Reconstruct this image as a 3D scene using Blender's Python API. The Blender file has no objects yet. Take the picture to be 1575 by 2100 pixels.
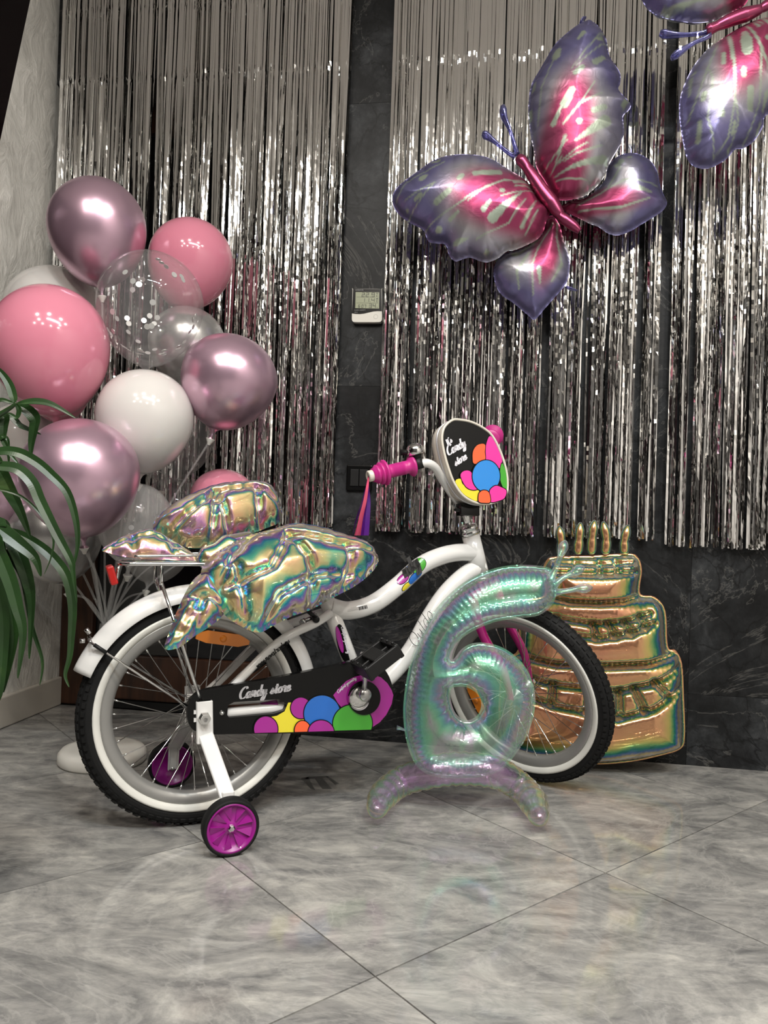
import bpy, math, random
import numpy as np
from mathutils import Vector, Matrix
from mathutils.geometry import delaunay_2d_cdt
random.seed(7); RNG = np.random.default_rng(11)
A = lambda *a: np.array(a, float)
PI = math.pi
scene = bpy.context.scene
col = scene.collection

# ------------------------------------------------------------------ camera, world, lights, exposure
F, PITCH, ROLL, CH = 1566.4, 0.00943, 0.0332, 0.6942
CAM = A(0, 0, CH)
FW = A(0, math.cos(PITCH), math.sin(PITCH)); U0 = A(0, -math.sin(PITCH), math.cos(PITCH)); R0 = A(1, 0, 0)
CR = math.cos(ROLL)*R0 + math.sin(ROLL)*U0; CU = -math.sin(ROLL)*R0 + math.cos(ROLL)*U0
cd = bpy.data.cameras.new('camera'); cam = bpy.data.objects.new('camera', cd); col.objects.link(cam)
cd.sensor_fit = 'VERTICAL'; cd.sensor_height = 24; cd.lens = 24*F/2100; cd.clip_start = 0.02
m4 = Matrix.Identity(4)
for i in range(3):
    m4[i][0], m4[i][1], m4[i][2], m4[i][3] = CR[i], CU[i], -FW[i], CAM[i]
cam.matrix_world = m4
scene.camera = cam
w = bpy.data.worlds.new('world'); scene.world = w; w.use_nodes = True
w.node_tree.nodes['Background'].inputs[0].default_value = (0.012, 0.012, 0.014, 1)
vs = scene.view_settings
vs.view_transform = 'Standard'; vs.look = 'None'; vs.gamma = 1; vs.use_curve_mapping = False
vs.exposure = 0.34
scene.cycles.max_bounces = 8; scene.cycles.diffuse_bounces = 3; scene.cycles.glossy_bounces = 4; scene.cycles.transparent_max_bounces = 20
scene.cycles.sample_clamp_indirect = 6
LAMP_WARM, LAMP_COOL = 14.0, 46.0
CEIL = 2.74

# ------------------------------------------------------------------ frames
def ray(q):
    return FW + CR*(q[0]-787.5)/F - CU*(q[1]-1050)/F
def P(px, py, o, n):                       # point on the plane (o, n)
    d = ray((px, py)); return CAM + d*(((o-CAM) @ n)/(d @ n))
def PY(px, py, y): return P(px, py, A(0, y, 0), A(0, 1, 0))
def PZ(px, py, z=0): return P(px, py, A(0, 0, z), A(0, 0, 1))
WA = math.radians(-8.74)
W0 = A(-.247, 2.435, 0); WD = A(math.cos(WA), math.sin(WA), 0); WN = A(math.sin(WA), -math.cos(WA), 0)
def W(s, n, z): return W0 + WD*s + WN*n + A(0, 0, z)
def PW(px, py, n): return P(px, py, W0+WN*n, WN)
def toW(p): d = p-W0; return A(d @ WD, d @ WN, p[2])

# ------------------------------------------------------------------ object helpers
def tag(o, label=None, cat=None, group=None, kind=None):
    if label: o['label'] = label
    if cat: o['category'] = cat
    if group: o['group'] = group
    if kind: o['kind'] = kind
    return o
def link(o, parent=None):
    col.objects.link(o)
    if parent is not None: o.parent = parent
    return o
def empty(name, loc=(0, 0, 0), rz=0):
    o = bpy.data.objects.new(name, None); o.empty_display_size = .05
    o.location = Vector(loc); o.rotation_euler = (0, 0, rz); return link(o)
def inv(o):                                # world -> local of a thing's Empty
    return (Matrix.Translation(o.location) @ o.rotation_euler.to_matrix().to_4x4()).inverted()
def mesh(name, v, f, mat, parent=None, smooth=True, mats=None, fm=None, frame=None):
    v = np.asarray(v, float)
    if frame is not None:
        M = np.array(frame); v = v @ M[:3, :3].T + M[:3, 3]
    me = bpy.data.meshes.new(name); me.from_pydata([tuple(x) for x in v], [], [tuple(int(i) for i in x) for x in f]); me.update()
    for mm in (mats or [mat]): me.materials.append(mm)
    if fm is not None: me.polygons.foreach_set('material_index', np.asarray(fm, np.int32))
    me.polygons.foreach_set('use_smooth', np.full(len(me.polygons), smooth, bool))
    return link(bpy.data.objects.new(name, me), parent)
def cat_(parts):
    V, Fa, n = [], [], 0
    for v, f in parts:
        V.append(np.asarray(v, float)); Fa += [tuple(i+n for i in x) for x in f]; n += len(v)
    return np.vstack(V), Fa
def smoothline(pts, n=8, closed=False):
    p = np.asarray(pts, float); N = len(p); out = []
    for i in range(N if closed else N-1):
        if closed: a, b, c, d = p[(i-1) % N], p[i], p[(i+1) % N], p[(i+2) % N]
        else: a, b, c, d = p[max(i-1, 0)], p[i], p[i+1], p[min(i+2, N-1)]
        for k in range(n):
            t = k/n
            out.append(.5*((2*b)+(c-a)*t+(2*a-5*b+4*c-d)*t*t+(-a+3*b-3*c+d)*t**3))
    if not closed: out.append(p[-1])
    return np.array(out)
def tube(pts, r, seg=10, caps=True, flat=1.0):
    p = np.asarray(pts, float); n = len(p)
    r = np.full(n, r, float) if np.isscalar(r) else np.interp(np.linspace(0, 1, n), np.linspace(0, 1, len(r)), r)
    t = np.gradient(p, axis=0); t /= np.linalg.norm(t, axis=1)[:, None]+1e-12
    a = A(0, 0, 1) if abs(t[0][2]) < .9 else A(1, 0, 0)
    u = np.cross(t[0], a); u /= np.linalg.norm(u)
    V = []; ang = np.linspace(0, 2*PI, seg, endpoint=False)
    for i in range(n):
        u = u - t[i]*(u @ t[i]); u /= np.linalg.norm(u); w_ = np.cross(t[i], u)
        V += [p[i]+r[i]*(math.cos(x)*u+flat*math.sin(x)*w_) for x in ang]
    f = [(i*seg+j, i*seg+(j+1) % seg, (i+1)*seg+(j+1) % seg, (i+1)*seg+j) for i in range(n-1) for j in range(seg)]
    if caps: f += [tuple(range(seg))[::-1], tuple((n-1)*seg+j for j in range(seg))]
    return np.array(V), f
def lathe(prof, c=(0, 0, 0), ax=(0, 0, 1), seg=48, closed=False):
    ax = np.asarray(ax, float); ax /= np.linalg.norm(ax)
    a = A(0, 0, 1) if abs(ax[2]) < .9 else A(1, 0, 0)
    u = np.cross(ax, a); u /= np.linalg.norm(u); v_ = np.cross(ax, u); n = len(prof)
    V = [np.asarray(c)+ax*h+r*(math.cos(x)*u+math.sin(x)*v_) for x in np.linspace(0, 2*PI, seg, endpoint=False) for r, h in prof]
    m = n if closed else n-1
    f = [(i*n+j, ((i+1) % seg)*n+j, ((i+1) % seg)*n+(j+1) % n, i*n+(j+1) % n) for i in range(seg) for j in range(m)]
    return np.array(V), f
def box(c, s, ax=None):
    c = np.asarray(c, float); ax = np.eye(3) if ax is None else np.asarray(ax, float)
    V = [c+.5*(i*s[0]*ax[0]+j*s[1]*ax[1]+k*s[2]*ax[2]) for i in (-1, 1) for j in (-1, 1) for k in (-1, 1)]
    return np.array(V), [(0, 1, 3, 2), (4, 6, 7, 5), (0, 4, 5, 1), (2, 3, 7, 6), (0, 2, 6, 4), (1, 5, 7, 3)]
def bevel(o, wd=.003, seg=2):
    b = o.modifiers.new('bevel', 'BEVEL'); b.width = wd; b.segments = seg; b.limit_method = 'ANGLE'; return o
def prism(poly3, nrm, th):                 # planar polygon (3D, ccw or cw) -> slab of thickness th along nrm
    p = np.asarray(poly3, float); n = len(p); nrm = np.asarray(nrm, float)
    V = np.vstack([p, p+nrm*th]); f = [tuple(range(n))[::-1], tuple(range(n, 2*n))]
    f += [(i, (i+1) % n, n+(i+1) % n, n+i) for i in range(n)]
    return V, f
WAX = np.array([WD, WN, A(0, 0, 1)])

# ------------------------------------------------------------------ materials
def mat(name):
    m = bpy.data.materials.new(name); m.use_nodes = True; nt = m.node_tree
    return m, nt, nt.nodes['Principled BSDF'], nt.nodes, nt.links
def pm(name, c, rough=.5, metal=0, coat=0, sss=0, spec=.5, trans=0):
    m, nt, b, N, L = mat(name)
    b.inputs['Base Color'].default_value = (*c, 1); b.inputs['Roughness'].default_value = rough
    b.inputs['Metallic'].default_value = metal; b.inputs['Coat Weight'].default_value = coat; b.inputs['Coat Roughness'].default_value = .05
    b.inputs['Specular IOR Level'].default_value = spec
    if sss: b.inputs['Subsurface Weight'].default_value = sss; b.inputs['Subsurface Radius'].default_value = (.05, .03, .03); b.inputs['Subsurface Scale'].default_value = .5
    if trans: b.inputs['Transmission Weight'].default_value = trans
    return m
def ramp(N, stops, interp='LINEAR'):
    r = N.new('ShaderNodeValToRGB'); e = r.color_ramp.elements; r.color_ramp.interpolation = interp
    while len(e) < len(stops): e.new(.5)
    for i, (p, c) in enumerate(stops): e[i].position = p; e[i].color = (*c, 1) if len(c) == 3 else c
    return r
def noise(N, L, vec, scale, detail=5, rough=.55, dist=0):
    n = N.new('ShaderNodeTexNoise'); n.inputs['Scale'].default_value = scale; n.inputs['Detail'].default_value = detail
    n.inputs['Roughness'].default_value = rough; n.inputs['Distortion'].default_value = dist
    if vec is not None: L.new(vec, n.inputs['Vector'])
    return n
def vmath(N, L, op, a, b):
    n = N.new('ShaderNodeVectorMath'); n.operation = op
    for i, x in enumerate((a, b)):
        if isinstance(x, (tuple, list)): n.inputs[i].default_value = x
        else: L.new(x, n.inputs[i])
    return n.outputs[0]
def fmath(N, L, op, a, b=0.0):
    n = N.new('ShaderNodeMath'); n.operation = op
    for i, x in enumerate((a, b)):
        if isinstance(x, (int, float)): n.inputs[i].default_value = x
        else: L.new(x, n.inputs[i])
    return n.outputs[0]
def mixc(N, L, fac, a, b, mode='MIX'):
    n = N.new('ShaderNodeMix'); n.data_type = 'RGBA'; n.blend_type = mode
    for i, x in ((0, fac), (6, a), (7, b)):
        if isinstance(x, (int, float)): n.inputs[i].default_value = x
        elif isinstance(x, tuple): n.inputs[i].default_value = (*x, 1)
        else: L.new(x, n.inputs[i])
    return n.outputs[2]
def piecevec(N, L):                        # world position shifted by each piece's own random number
    g = N.new('ShaderNodeNewGeometry'); oi = N.new('ShaderNodeObjectInfo')
    k = N.new('ShaderNodeVectorMath'); k.operation = 'SCALE'; k.inputs[0].default_value = (37, 17, 29); L.new(oi.outputs['Random'], k.inputs['Scale'])
    return vmath(N, L, 'ADD', g.outputs['Position'], k.outputs[0]), oi

def m_floor():
    m, nt, b, N, L = mat('grey marble floor tile'); v, oi = piecevec(N, L)
    mp = N.new('ShaderNodeMapping'); L.new(v, mp.inputs[0]); mp.inputs['Rotation'].default_value = (0, 0, .12); mp.inputs['Scale'].default_value = (1, 1.9, 1)
    n1 = noise(N, L, mp.outputs[0], 3.4, 10, .68, 1.5); n2 = noise(N, L, mp.outputs[0], 13, 10, .72, .8)
    c = ramp(N, [(.30, (.115, .115, .114)), (.44, (.195, .192, .187)), (.56, (.28, .275, .262)), (.68, (.39, .38, .355))]); L.new(n1.outputs[0], c.inputs[0])
    c2 = ramp(N, [(.28, (.5, .5, .52)), (.52, (1, .99, .96)), (.78, (1.35, 1.32, 1.25))]); L.new(n2.outputs[0], c2.inputs[0])
    x = mixc(N, L, .8, c.outputs[0], c2.outputs[0], 'MULTIPLY')
    wv = noise(N, L, mp.outputs[0], 3.2, 6, .6, 2.2); vr = ramp(N, [(.47, (0, 0, 0)), (.5, (.22, .22, .22)), (.53, (0, 0, 0))]); L.new(wv.outputs[0], vr.inputs[0])
    x = mixc(N, L, vr.outputs[0], x, (.43, .42, .39)); L.new(x, b.inputs['Base Color'])
    r = ramp(N, [(.3, (.05,)*3), (.7, (.13,)*3)]); L.new(n2.outputs[0], r.inputs[0]); L.new(r.outputs[0], b.inputs['Roughness'])
    b.inputs['Specular IOR Level'].default_value = .5
    return m
def m_wallstone():
    m, nt, b, N, L = mat('black veined stone wall panel'); v, oi = piecevec(N, L)
    n1 = noise(N, L, v, 3.5, 10, .66, .7); n2 = noise(N, L, v, 24, 9, .72, .4)
    c = ramp(N, [(.28, (.004, .004, .004)), (.5, (.013, .0137, .0145)), (.72, (.042, .045, .048))]); L.new(n1.outputs[0], c.inputs[0])
    c2 = ramp(N, [(.3, (.45,)*3), (.5, (1,)*3), (.7, (1.9, 1.85, 1.8))]); L.new(n2.outputs[0], c2.inputs[0])
    x = mixc(N, L, .85, c.outputs[0], c2.outputs[0], 'MULTIPLY')
    dv = vmath(N, L, 'ADD', v, vmath(N, L, 'SCALE', n1.outputs['Color'], (0, 0, 0)))
    n3 = noise(N, L, v, 2.0, 7, .6, .9)
    vo = N.new('ShaderNodeTexVoronoi'); vo.feature = 'DISTANCE_TO_EDGE'; vo.inputs['Scale'].default_value = 5.5
    k = N.new('ShaderNodeVectorMath'); k.operation = 'SCALE'; L.new(n3.outputs['Color'], k.inputs[0]); k.inputs['Scale'].default_value = .55
    L.new(vmath(N, L, 'ADD', v, k.outputs[0]), vo.inputs['Vector'])
    vr = ramp(N, [(0, (1, 1, 1)), (.012, (.7,)*3), (.03, (0, 0, 0))]); L.new(vo.outputs['Distance'], vr.inputs[0])
    x = mixc(N, L, fmath(N, L, 'MULTIPLY', vr.outputs[0], .75), x, (.004, .004, .004))
    n4 = noise(N, L, v, 1.7, 8, .62, 2.6); wr = ramp(N, [(.492, (0, 0, 0)), (.5, (1, 1, 1)), (.508, (0, 0, 0))]); L.new(n4.outputs[0], wr.inputs[0])
    x = mixc(N, L, fmath(N, L, 'MULTIPLY', wr.outputs[0], .22), x, (.25, .24, .22)); L.new(x, b.inputs['Base Color'])
    b.inputs['Roughness'].default_value = .4; b.inputs['Specular IOR Level'].default_value = .22
    bp = N.new('ShaderNodeBump'); bp.inputs['Strength'].default_value = .12; bp.inputs['Distance'].default_value = .004; L.new(n2.outputs[0], bp.inputs['Height']); L.new(bp.outputs[0], b.inputs['Normal'])
    return m
def m_plaster():
    m, nt, b, N, L = mat('pearly brushed wall plaster'); g = N.new('ShaderNodeNewGeometry')
    mp = N.new('ShaderNodeMapping'); L.new(g.outputs['Position'], mp.inputs[0]); mp.inputs['Scale'].default_value = (6, 6, 3.2)
    n1 = noise(N, L, mp.outputs[0], 2.0, 7, .62, 1.6)
    mp2 = N.new('ShaderNodeMapping'); L.new(g.outputs['Position'], mp2.inputs[0]); mp2.inputs['Scale'].default_value = (60, 60, 3)
    n2 = noise(N, L, mp2.outputs[0], 2, 4, .6)
    c = ramp(N, [(.3, (.42, .405, .37)), (.55, (.56, .545, .50)), (.72, (.74, .72, .67))]); L.new(n1.outputs[0], c.inputs[0]); L.new(c.outputs[0], b.inputs['Base Color'])
    r = ramp(N, [(.35, (.5,)*3), (.65, (.2,)*3)]); L.new(n1.outputs[0], r.inputs[0]); L.new(r.outputs[0], b.inputs['Roughness'])
    bp = N.new('ShaderNodeBump'); bp.inputs['Strength'].default_value = .7; bp.inputs['Distance'].default_value = .012
    L.new(fmath(N, L, 'ADD', n1.outputs[0], fmath(N, L, 'MULTIPLY', n2.outputs[0], .10)), bp.inputs['Height']); L.new(bp.outputs[0], b.inputs['Normal'])
    return m
def m_wood():
    m, nt, b, N, L = mat('dark brown wood'); g = N.new('ShaderNodeNewGeometry')
    mp = N.new('ShaderNodeMapping'); L.new(g.outputs['Position'], mp.inputs[0]); mp.inputs['Scale'].default_value = (30, 30, 2)
    n1 = noise(N, L, mp.outputs[0], 2, 6, .6, .5)
    c = ramp(N, [(.3, (.022, .009, .005)), (.7, (.06, .024, .012))]); L.new(n1.outputs[0], c.inputs[0]); L.new(c.outputs[0], b.inputs['Base Color'])
    b.inputs['Roughness'].default_value = .3; return m
def m_film(name, stops, clear, rough=.06, nscale=3.0, namp=.5, tint=(1, 1, 1), wr=.05, wscale=26, soft=.4, diff=.1, bumpdetail=2, cycles=1.0):
    """iridescent interference film: reflection colour runs through the stops with the angle of view, the rest passes through"""
    m, nt, b, N, L = mat(name); N.remove(b); out = N['Material Output']
    tc = N.new('ShaderNodeTexCoord'); n1 = noise(N, L, tc.outputs['Object'], nscale, 3, .5, .8); n2 = noise(N, L, tc.outputs['Object'], wscale, bumpdetail, .5, 1.0)
    bp = N.new('ShaderNodeBump'); bp.inputs['Strength'].default_value = wr; bp.inputs['Distance'].default_value = .02; L.new(n2.outputs[0], bp.inputs['Height'])
    lw = N.new('ShaderNodeLayerWeight'); lw.inputs['Blend'].default_value = .5; L.new(bp.outputs[0], lw.inputs['Normal'])
    ph = fmath(N, L, 'ADD', fmath(N, L, 'MULTIPLY', lw.outputs['Facing'], cycles), fmath(N, L, 'MULTIPLY', fmath(N, L, 'SUBTRACT', n1.outputs[0], .42), namp))
    ph = fmath(N, L, 'PINGPONG', ph, 1.0)
    c = ramp(N, stops); L.new(ph, c.inputs[0])
    def glossy(r):
        g = N.new('ShaderNodeBsdfGlossy'); g.inputs['Roughness'].default_value = r; L.new(c.outputs[0], g.inputs['Color']); L.new(bp.outputs[0], g.inputs['Normal']); return g.outputs[0]
    def mixs(fac, a, b_):
        n = N.new('ShaderNodeMixShader'); L.new(a, n.inputs[1]); L.new(b_, n.inputs[2])
        if isinstance(fac, float): n.inputs[0].default_value = fac
        else: L.new(fac, n.inputs[0])
        return n.outputs[0]
    df = N.new('ShaderNodeBsdfDiffuse'); L.new(c.outputs[0], df.inputs[0])
    tr = N.new('ShaderNodeBsdfTransparent'); tr.inputs[0].default_value = (*tint, 1)
    body = mixs(diff, mixs(soft, glossy(rough), glossy(.32)), df.outputs[0])
    fr = fmath(N, L, 'MULTIPLY', fmath(N, L, 'SUBTRACT', 1.0, fmath(N, L, 'POWER', lw.outputs['Facing'], 2.0)), clear)
    L.new(mixs(fr, body, tr.outputs[0]), out.inputs[0])
    return m
def m_clear(name, tint=(1, 1, 1), haze=.06, hazecol=(.8, .8, .8)):
    m, nt, b, N, L = mat(name); N.remove(b); out = N['Material Output']
    lw = N.new('ShaderNodeLayerWeight'); lw.inputs['Blend'].default_value = .5
    gl = N.new('ShaderNodeBsdfGlossy'); gl.inputs['Roughness'].default_value = .03
    tr = N.new('ShaderNodeBsdfTransparent'); tr.inputs[0].default_value = (*tint, 1)
    df = N.new('ShaderNodeBsdfTranslucent'); df.inputs[0].default_value = (*hazecol, 1)
    d2 = N.new('ShaderNodeBsdfDiffuse'); d2.inputs[0].default_value = (*hazecol, 1)
    md = N.new('ShaderNodeMixShader'); md.inputs[0].default_value = .6; L.new(df.outputs[0], md.inputs[1]); L.new(d2.outputs[0], md.inputs[2])
    m1 = N.new('ShaderNodeMixShader'); m1.inputs[0].default_value = haze; L.new(tr.outputs[0], m1.inputs[1]); L.new(md.outputs[0], m1.inputs[2])
    m2 = N.new('ShaderNodeMixShader'); L.new(fmath(N, L, 'ADD', fmath(N, L, 'MULTIPLY', fmath(N, L, 'POWER', lw.outputs['Facing'], 3.5), .42), .04), m2.inputs[0])
    L.new(m1.outputs[0], m2.inputs[1]); L.new(gl.outputs[0], m2.inputs[2]); L.new(m2.outputs[0], out.inputs[0])
    return m
def m_print(name, metal=.75, rough=.36):
    m, nt, b, N, L = mat(name); a = N.new('ShaderNodeAttribute'); a.attribute_name = 'print'
    L.new(a.outputs['Color'], b.inputs['Base Color']); b.inputs['Metallic'].default_value = metal; b.inputs['Roughness'].default_value = rough
    tc = N.new('ShaderNodeTexCoord'); n = noise(N, L, tc.outputs['Object'], 30, 3, .5, 1); bp = N.new('ShaderNodeBump'); bp.inputs['Strength'].default_value = .1; bp.inputs['Distance'].default_value = .01
    L.new(n.outputs[0], bp.inputs['Height']); L.new(bp.outputs[0], b.inputs['Normal'])
    return m
def m_leaf():
    m, nt, b, N, L = mat('long green leaf'); tc = N.new('ShaderNodeTexCoord'); n = noise(N, L, tc.outputs['Object'], 12, 4)
    c = ramp(N, [(.3, (.007, .020, .005)), (.6, (.014, .042, .009)), (.8, (.05, .09, .02))]); L.new(n.outputs[0], c.inputs[0]); L.new(c.outputs[0], b.inputs['Base Color'])
    b.inputs['Roughness'].default_value = .35; return m

M = {}
M['floor'] = m_floor(); M['stone'] = m_wallstone(); M['plaster'] = m_plaster(); M['wood'] = m_wood()
M['grout'] = pm('grout', (.09, .08, .07), .8); M['base'] = pm('cream baseboard', (.42, .39, .34), .4)
M['darkglass'] = pm('dark night glass', (.006, .006, .007), .06, spec=.6)
M['burgundy'] = pm('dark glossy panel', (.008, .002, .004), .15)
M['ceil'] = pm('ceiling paint', (.86, .84, .80), .8); M['farwall'] = pm('far wall paint', (.45, .43, .41), .7); M['darkwall'] = pm('dark far wall paint', (.03, .028, .027), .5)
M['foil'] = pm('silver tinsel foil', (.86, .85, .83), .07, 1)
M['chrome'] = pm('chrome', (.75, .75, .74), .08, 1); M['steel'] = pm('satin steel', (.55, .55, .54), .25, 1)
M['white'] = pm('white gloss paint', (.68, .67, .65), .16, 0, .4); M['black'] = pm('black gloss plastic', (.004, .004, .004), .22, spec=.25)
M['rubber'] = pm('black rubber', (.006, .006, .006), .7, spec=.25); M['wwall'] = pm('whitewall rubber', (.66, .65, .60), .5)
M['rim'] = pm('silver white rim', (.31, .305, .29), .32, .5); M['mag'] = pm('magenta plastic', (.25, .006, .19), .28, 0, .2)
M['pinkgrip'] = pm('pink rubber grip', (.45, .02, .19), .38); M['fork'] = pm('magenta gloss paint', (.42, .006, .17), .16, 0, .5)
M['amber'] = pm('amber reflector', (.75, .22, .01), .22, 0, .4); M['red'] = pm('red reflector', (.35, .01, .008), .2, 0, .3)
M['matblack'] = pm('matt black plastic', (.007, .007, .007), .5, spec=.3)
M['p_mag'] = pm('print magenta', (.32, .014, .24), .2, 0, .4); M['p_blue'] = pm('print blue', (.012, .12, .46), .2, 0, .4)
M['p_green'] = pm('print green', (.05, .33, .025), .2, 0, .4); M['p_yel'] = pm('print yellow', (.70, .60, .03), .2, 0, .4)
M['p_or'] = pm('print orange', (.80, .11, .03), .2, 0, .4); M['p_ink'] = pm('print black', (.003, .003, .003), .25, spec=.25)
M['p_pink'] = pm('print pink', (.75, .03, .30), .15, 0, .4); M['p_white'] = pm('print white', (.72, .70, .74), .3)
M['p_bblue'] = pm('print sky blue', (.02, .22, .62), .15, 0, .4); M['p_sil'] = pm('print silver', (.55, .54, .56), .25, .5)
M['purple'] = pm('purple ribbon', (.09, .005, .22), .3); M['hotpink'] = pm('pink ribbon', (.80, .10, .20), .3)
M['vinyl'] = pm('cream vinyl', (.62, .58, .50), .25, 0, .4); M['bagblack'] = pm('black shiny vinyl', (.003, .003, .003), .14, spec=.35)
M['b_mauve'] = pm('mauve chrome latex', (.60, .40, .50), .28, .8); M['b_pink'] = pm('pink latex', (.60, .205, .28), .12, 0, .4, .12)
M['b_white'] = pm('white latex', (.60, .575, .55), .12, 0, .4, .15); M['b_silver'] = pm('silver chrome latex', (.50, .49, .48), .26, .8)
M['b_clear'] = m_clear('clear latex', haze=.085); M['b_milky'] = m_clear('milky clear latex', haze=.3, hazecol=(.75, .74, .72))
M['confetti'] = pm('silver confetti', (.62, .62, .60), .3, .55); M['stick'] = m_clear('clear plastic stick', haze=.22, hazecol=(.7, .7, .68))
M['standwhite'] = pm('white translucent plastic', (.62, .60, .55), .3, 0, 0, .1)
M['print'] = m_print('printed butterfly foil'); M['bodyfoil'] = pm('magenta foil', (.30, .055, .12), .3, .8)
M['antenna'] = m_film('purple clear film', [(0, (.28, .28, .55)), (1, (.5, .5, .8))], .55, .08, tint=(.45, .45, .75))
M['film6'] = m_film('clear iridescent film', [(0, (.92, .72, .90)), (.16, (.46, .94, .60)), (.32, (.34, .92, .74)), (.46, (.45, .66, .99)), (.62, (.90, .60, .94)), (.8, (.58, .95, .62)), (1, (.82, .9, .99))], .72, .05, 7, 1.1, (.97, .99, .98), .03, 30, .42, .16, cycles=1.5)
M['filmbase'] = m_film('clear lilac film', [(0, (.90, .60, .84)), (.4, (.82, .60, .94)), (.62, (.52, .94, .62)), (.8, (.95, .88, .55)), (1, (.9, .92, .92))], .80, .05, 8, .6, (.96, .91, .96), .06, 30, .35, .12)
M['filmcake'] = m_film('gold iridescent film', [(0, (.92, .42, .26)), (.22, (.95, .55, .28)), (.38, (.90, .78, .26)), (.50, (.30, .66, .26)), (.60, (.03, .36, .30)), (.72, (.18, .30, .66)), (.86, (.85, .70, .35)), (1, (.75, .8, .9))], .18, .05, 3.0, .9, (1, .9, .75), .03, 22, .30, .10, cycles=1.5)
M['filmwing'] = m_film('crinkled iridescent film', [(0, (.72, .34, .70)), (.14, (.97, .62, .34)), (.30, (.95, .90, .42)), (.44, (.16, .80, .55)), (.56, (.05, .42, .75)), (.68, (.52, .26, .86)), (.82, (.95, .88, .45)), (1, (.88, .8, .95))], .24, .04, 3.5, 1.3, (.98, .95, .92), .07, 9, .32, .08, cycles=1.45)
M['leaf'] = m_leaf(); M['terracotta'] = pm('plant pot glaze', (.25, .22, .19), .5); M['stem'] = pm('plant stem', (.10, .09, .04), .7)
M['case'] = pm('off white instrument plastic', (.62, .60, .54), .4); M['lcd'] = pm('grey green display', (.27, .29, .19), .25)
M['ink'] = pm('display ink', (.02, .022, .015), .4); M['grey'] = pm('grey print', (.35, .35, .34), .4); M['mark'] = pm('dark floor mark', (.10, .10, .095), .3)

# ------------------------------------------------------------------ room shell
def clip(poly, a, b, c):                   # keep a*x+b*y<=c of a convex 2D polygon
    out = []; n = len(poly)
    for i in range(n):
        p, q = poly[i], poly[(i+1) % n]; dp, dq = a*p[0]+b*p[1]-c, a*q[0]+b*q[1]-c
        if dp <= 0: out.append(p)
        if dp*dq < 0: t = dp/(dp-dq); out.append((p[0]+t*(q[0]-p[0]), p[1]+t*(q[1]-p[1])))
    return out
S0, S1, N1, SL = -.92, 2.7, 4.9, -2.1      # left wall, right wall, wall behind the camera, dark far-left wall
REC = .14                                  # depth of the door recess
def wbox(s0, s1, n0, n1, z0, z1): return box(W((s0+s1)/2, (n0+n1)/2, (z0+z1)/2), (s1-s0, n1-n0, z1-z0), WAX)
v, f = wbox(SL, S1, -REC-.05, N1, -.12, -.0025)
floor = tag(mesh('floor', v, f, M['grout'], smooth=False), 'floor of diagonal grey marbled tiles', kind='structure')
TA = math.radians(39.1); E1 = A(math.cos(TA), math.sin(TA)); E2 = A(-math.sin(TA), math.cos(TA)); TP = .59; G0 = A(.01, 1.166)
def tile_mesh(poly, c):
    p3 = [A(x-c[0], y-c[1], -.012) for x, y in poly]
    return prism(p3, A(0, 0, 1), .012)
full = [tuple(E1*i*(TP-.003)/2+E2*j*(TP-.003)/2) for i, j in ((-1, -1), (1, -1), (1, 1), (-1, 1))]
proto = None
def win(x, y):
    d = A(x, y, 0)-W0; return d @ WD, d @ WN
for i in range(-9, 10):
    for j in range(-9, 10):
        c = G0+E1*(i+.5)*TP+E2*(j+.5)*TP
        poly = [(c[0]+x, c[1]+y) for x, y in full]; q = [win(*p) for p in poly]
        lo = -REC
        if all(SL < s < S1 and lo < n < N1 for s, n in q) and proto is not None:
            o = bpy.data.objects.new('tile', proto.data); link(o, floor); o.location = (c[0], c[1], 0); continue
        if not any(SL-.3 < s < S1+.3 and lo-.3 < n < N1+.3 for s, n in q): continue
        inside = all(SL < s < S1 and lo < n < N1 for s, n in q)
        for a, b, cc in ((-WD[0], -WD[1], -(SL+W0 @ WD)), (WD[0], WD[1], S1+W0 @ WD), (-WN[0], -WN[1], -(lo+W0 @ WN)), (WN[0], WN[1], N1+W0 @ WN)):
            poly = clip(poly, a, b, cc)
            if len(poly) < 3: break
        if len(poly) < 3: continue
        v, f = tile_mesh(poly, c); o = mesh('tile', v, f, M['floor'], floor, smooth=False); o.location = (c[0], c[1], 0)
        if inside: proto = o
# thin dark grey shapes laid flat on a tile
def flat(name, polys, mt, parent, lift):
    parts = []
    for pl in polys:
        p3 = [PZ(x, y) for x, y in pl]; parts.append(prism([A(a[0], a[1], 0) for a in p3], A(0, 0, 1), lift))
    v, f = cat_(parts); return mesh(name, v, f, mt, parent, smooth=False)
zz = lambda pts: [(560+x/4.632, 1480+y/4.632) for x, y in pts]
flat('floor_mark', [zz([(265, 540), (330, 525), (400, 650), (360, 640)]), zz([(330, 525), (520, 518), (530, 530), (300, 548)]), zz([(400, 545), (470, 540), (560, 640), (470, 640)]), zz([(500, 520), (530, 525), (628, 590), (590, 600)])], M['mark'], floor, .0006)

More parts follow.
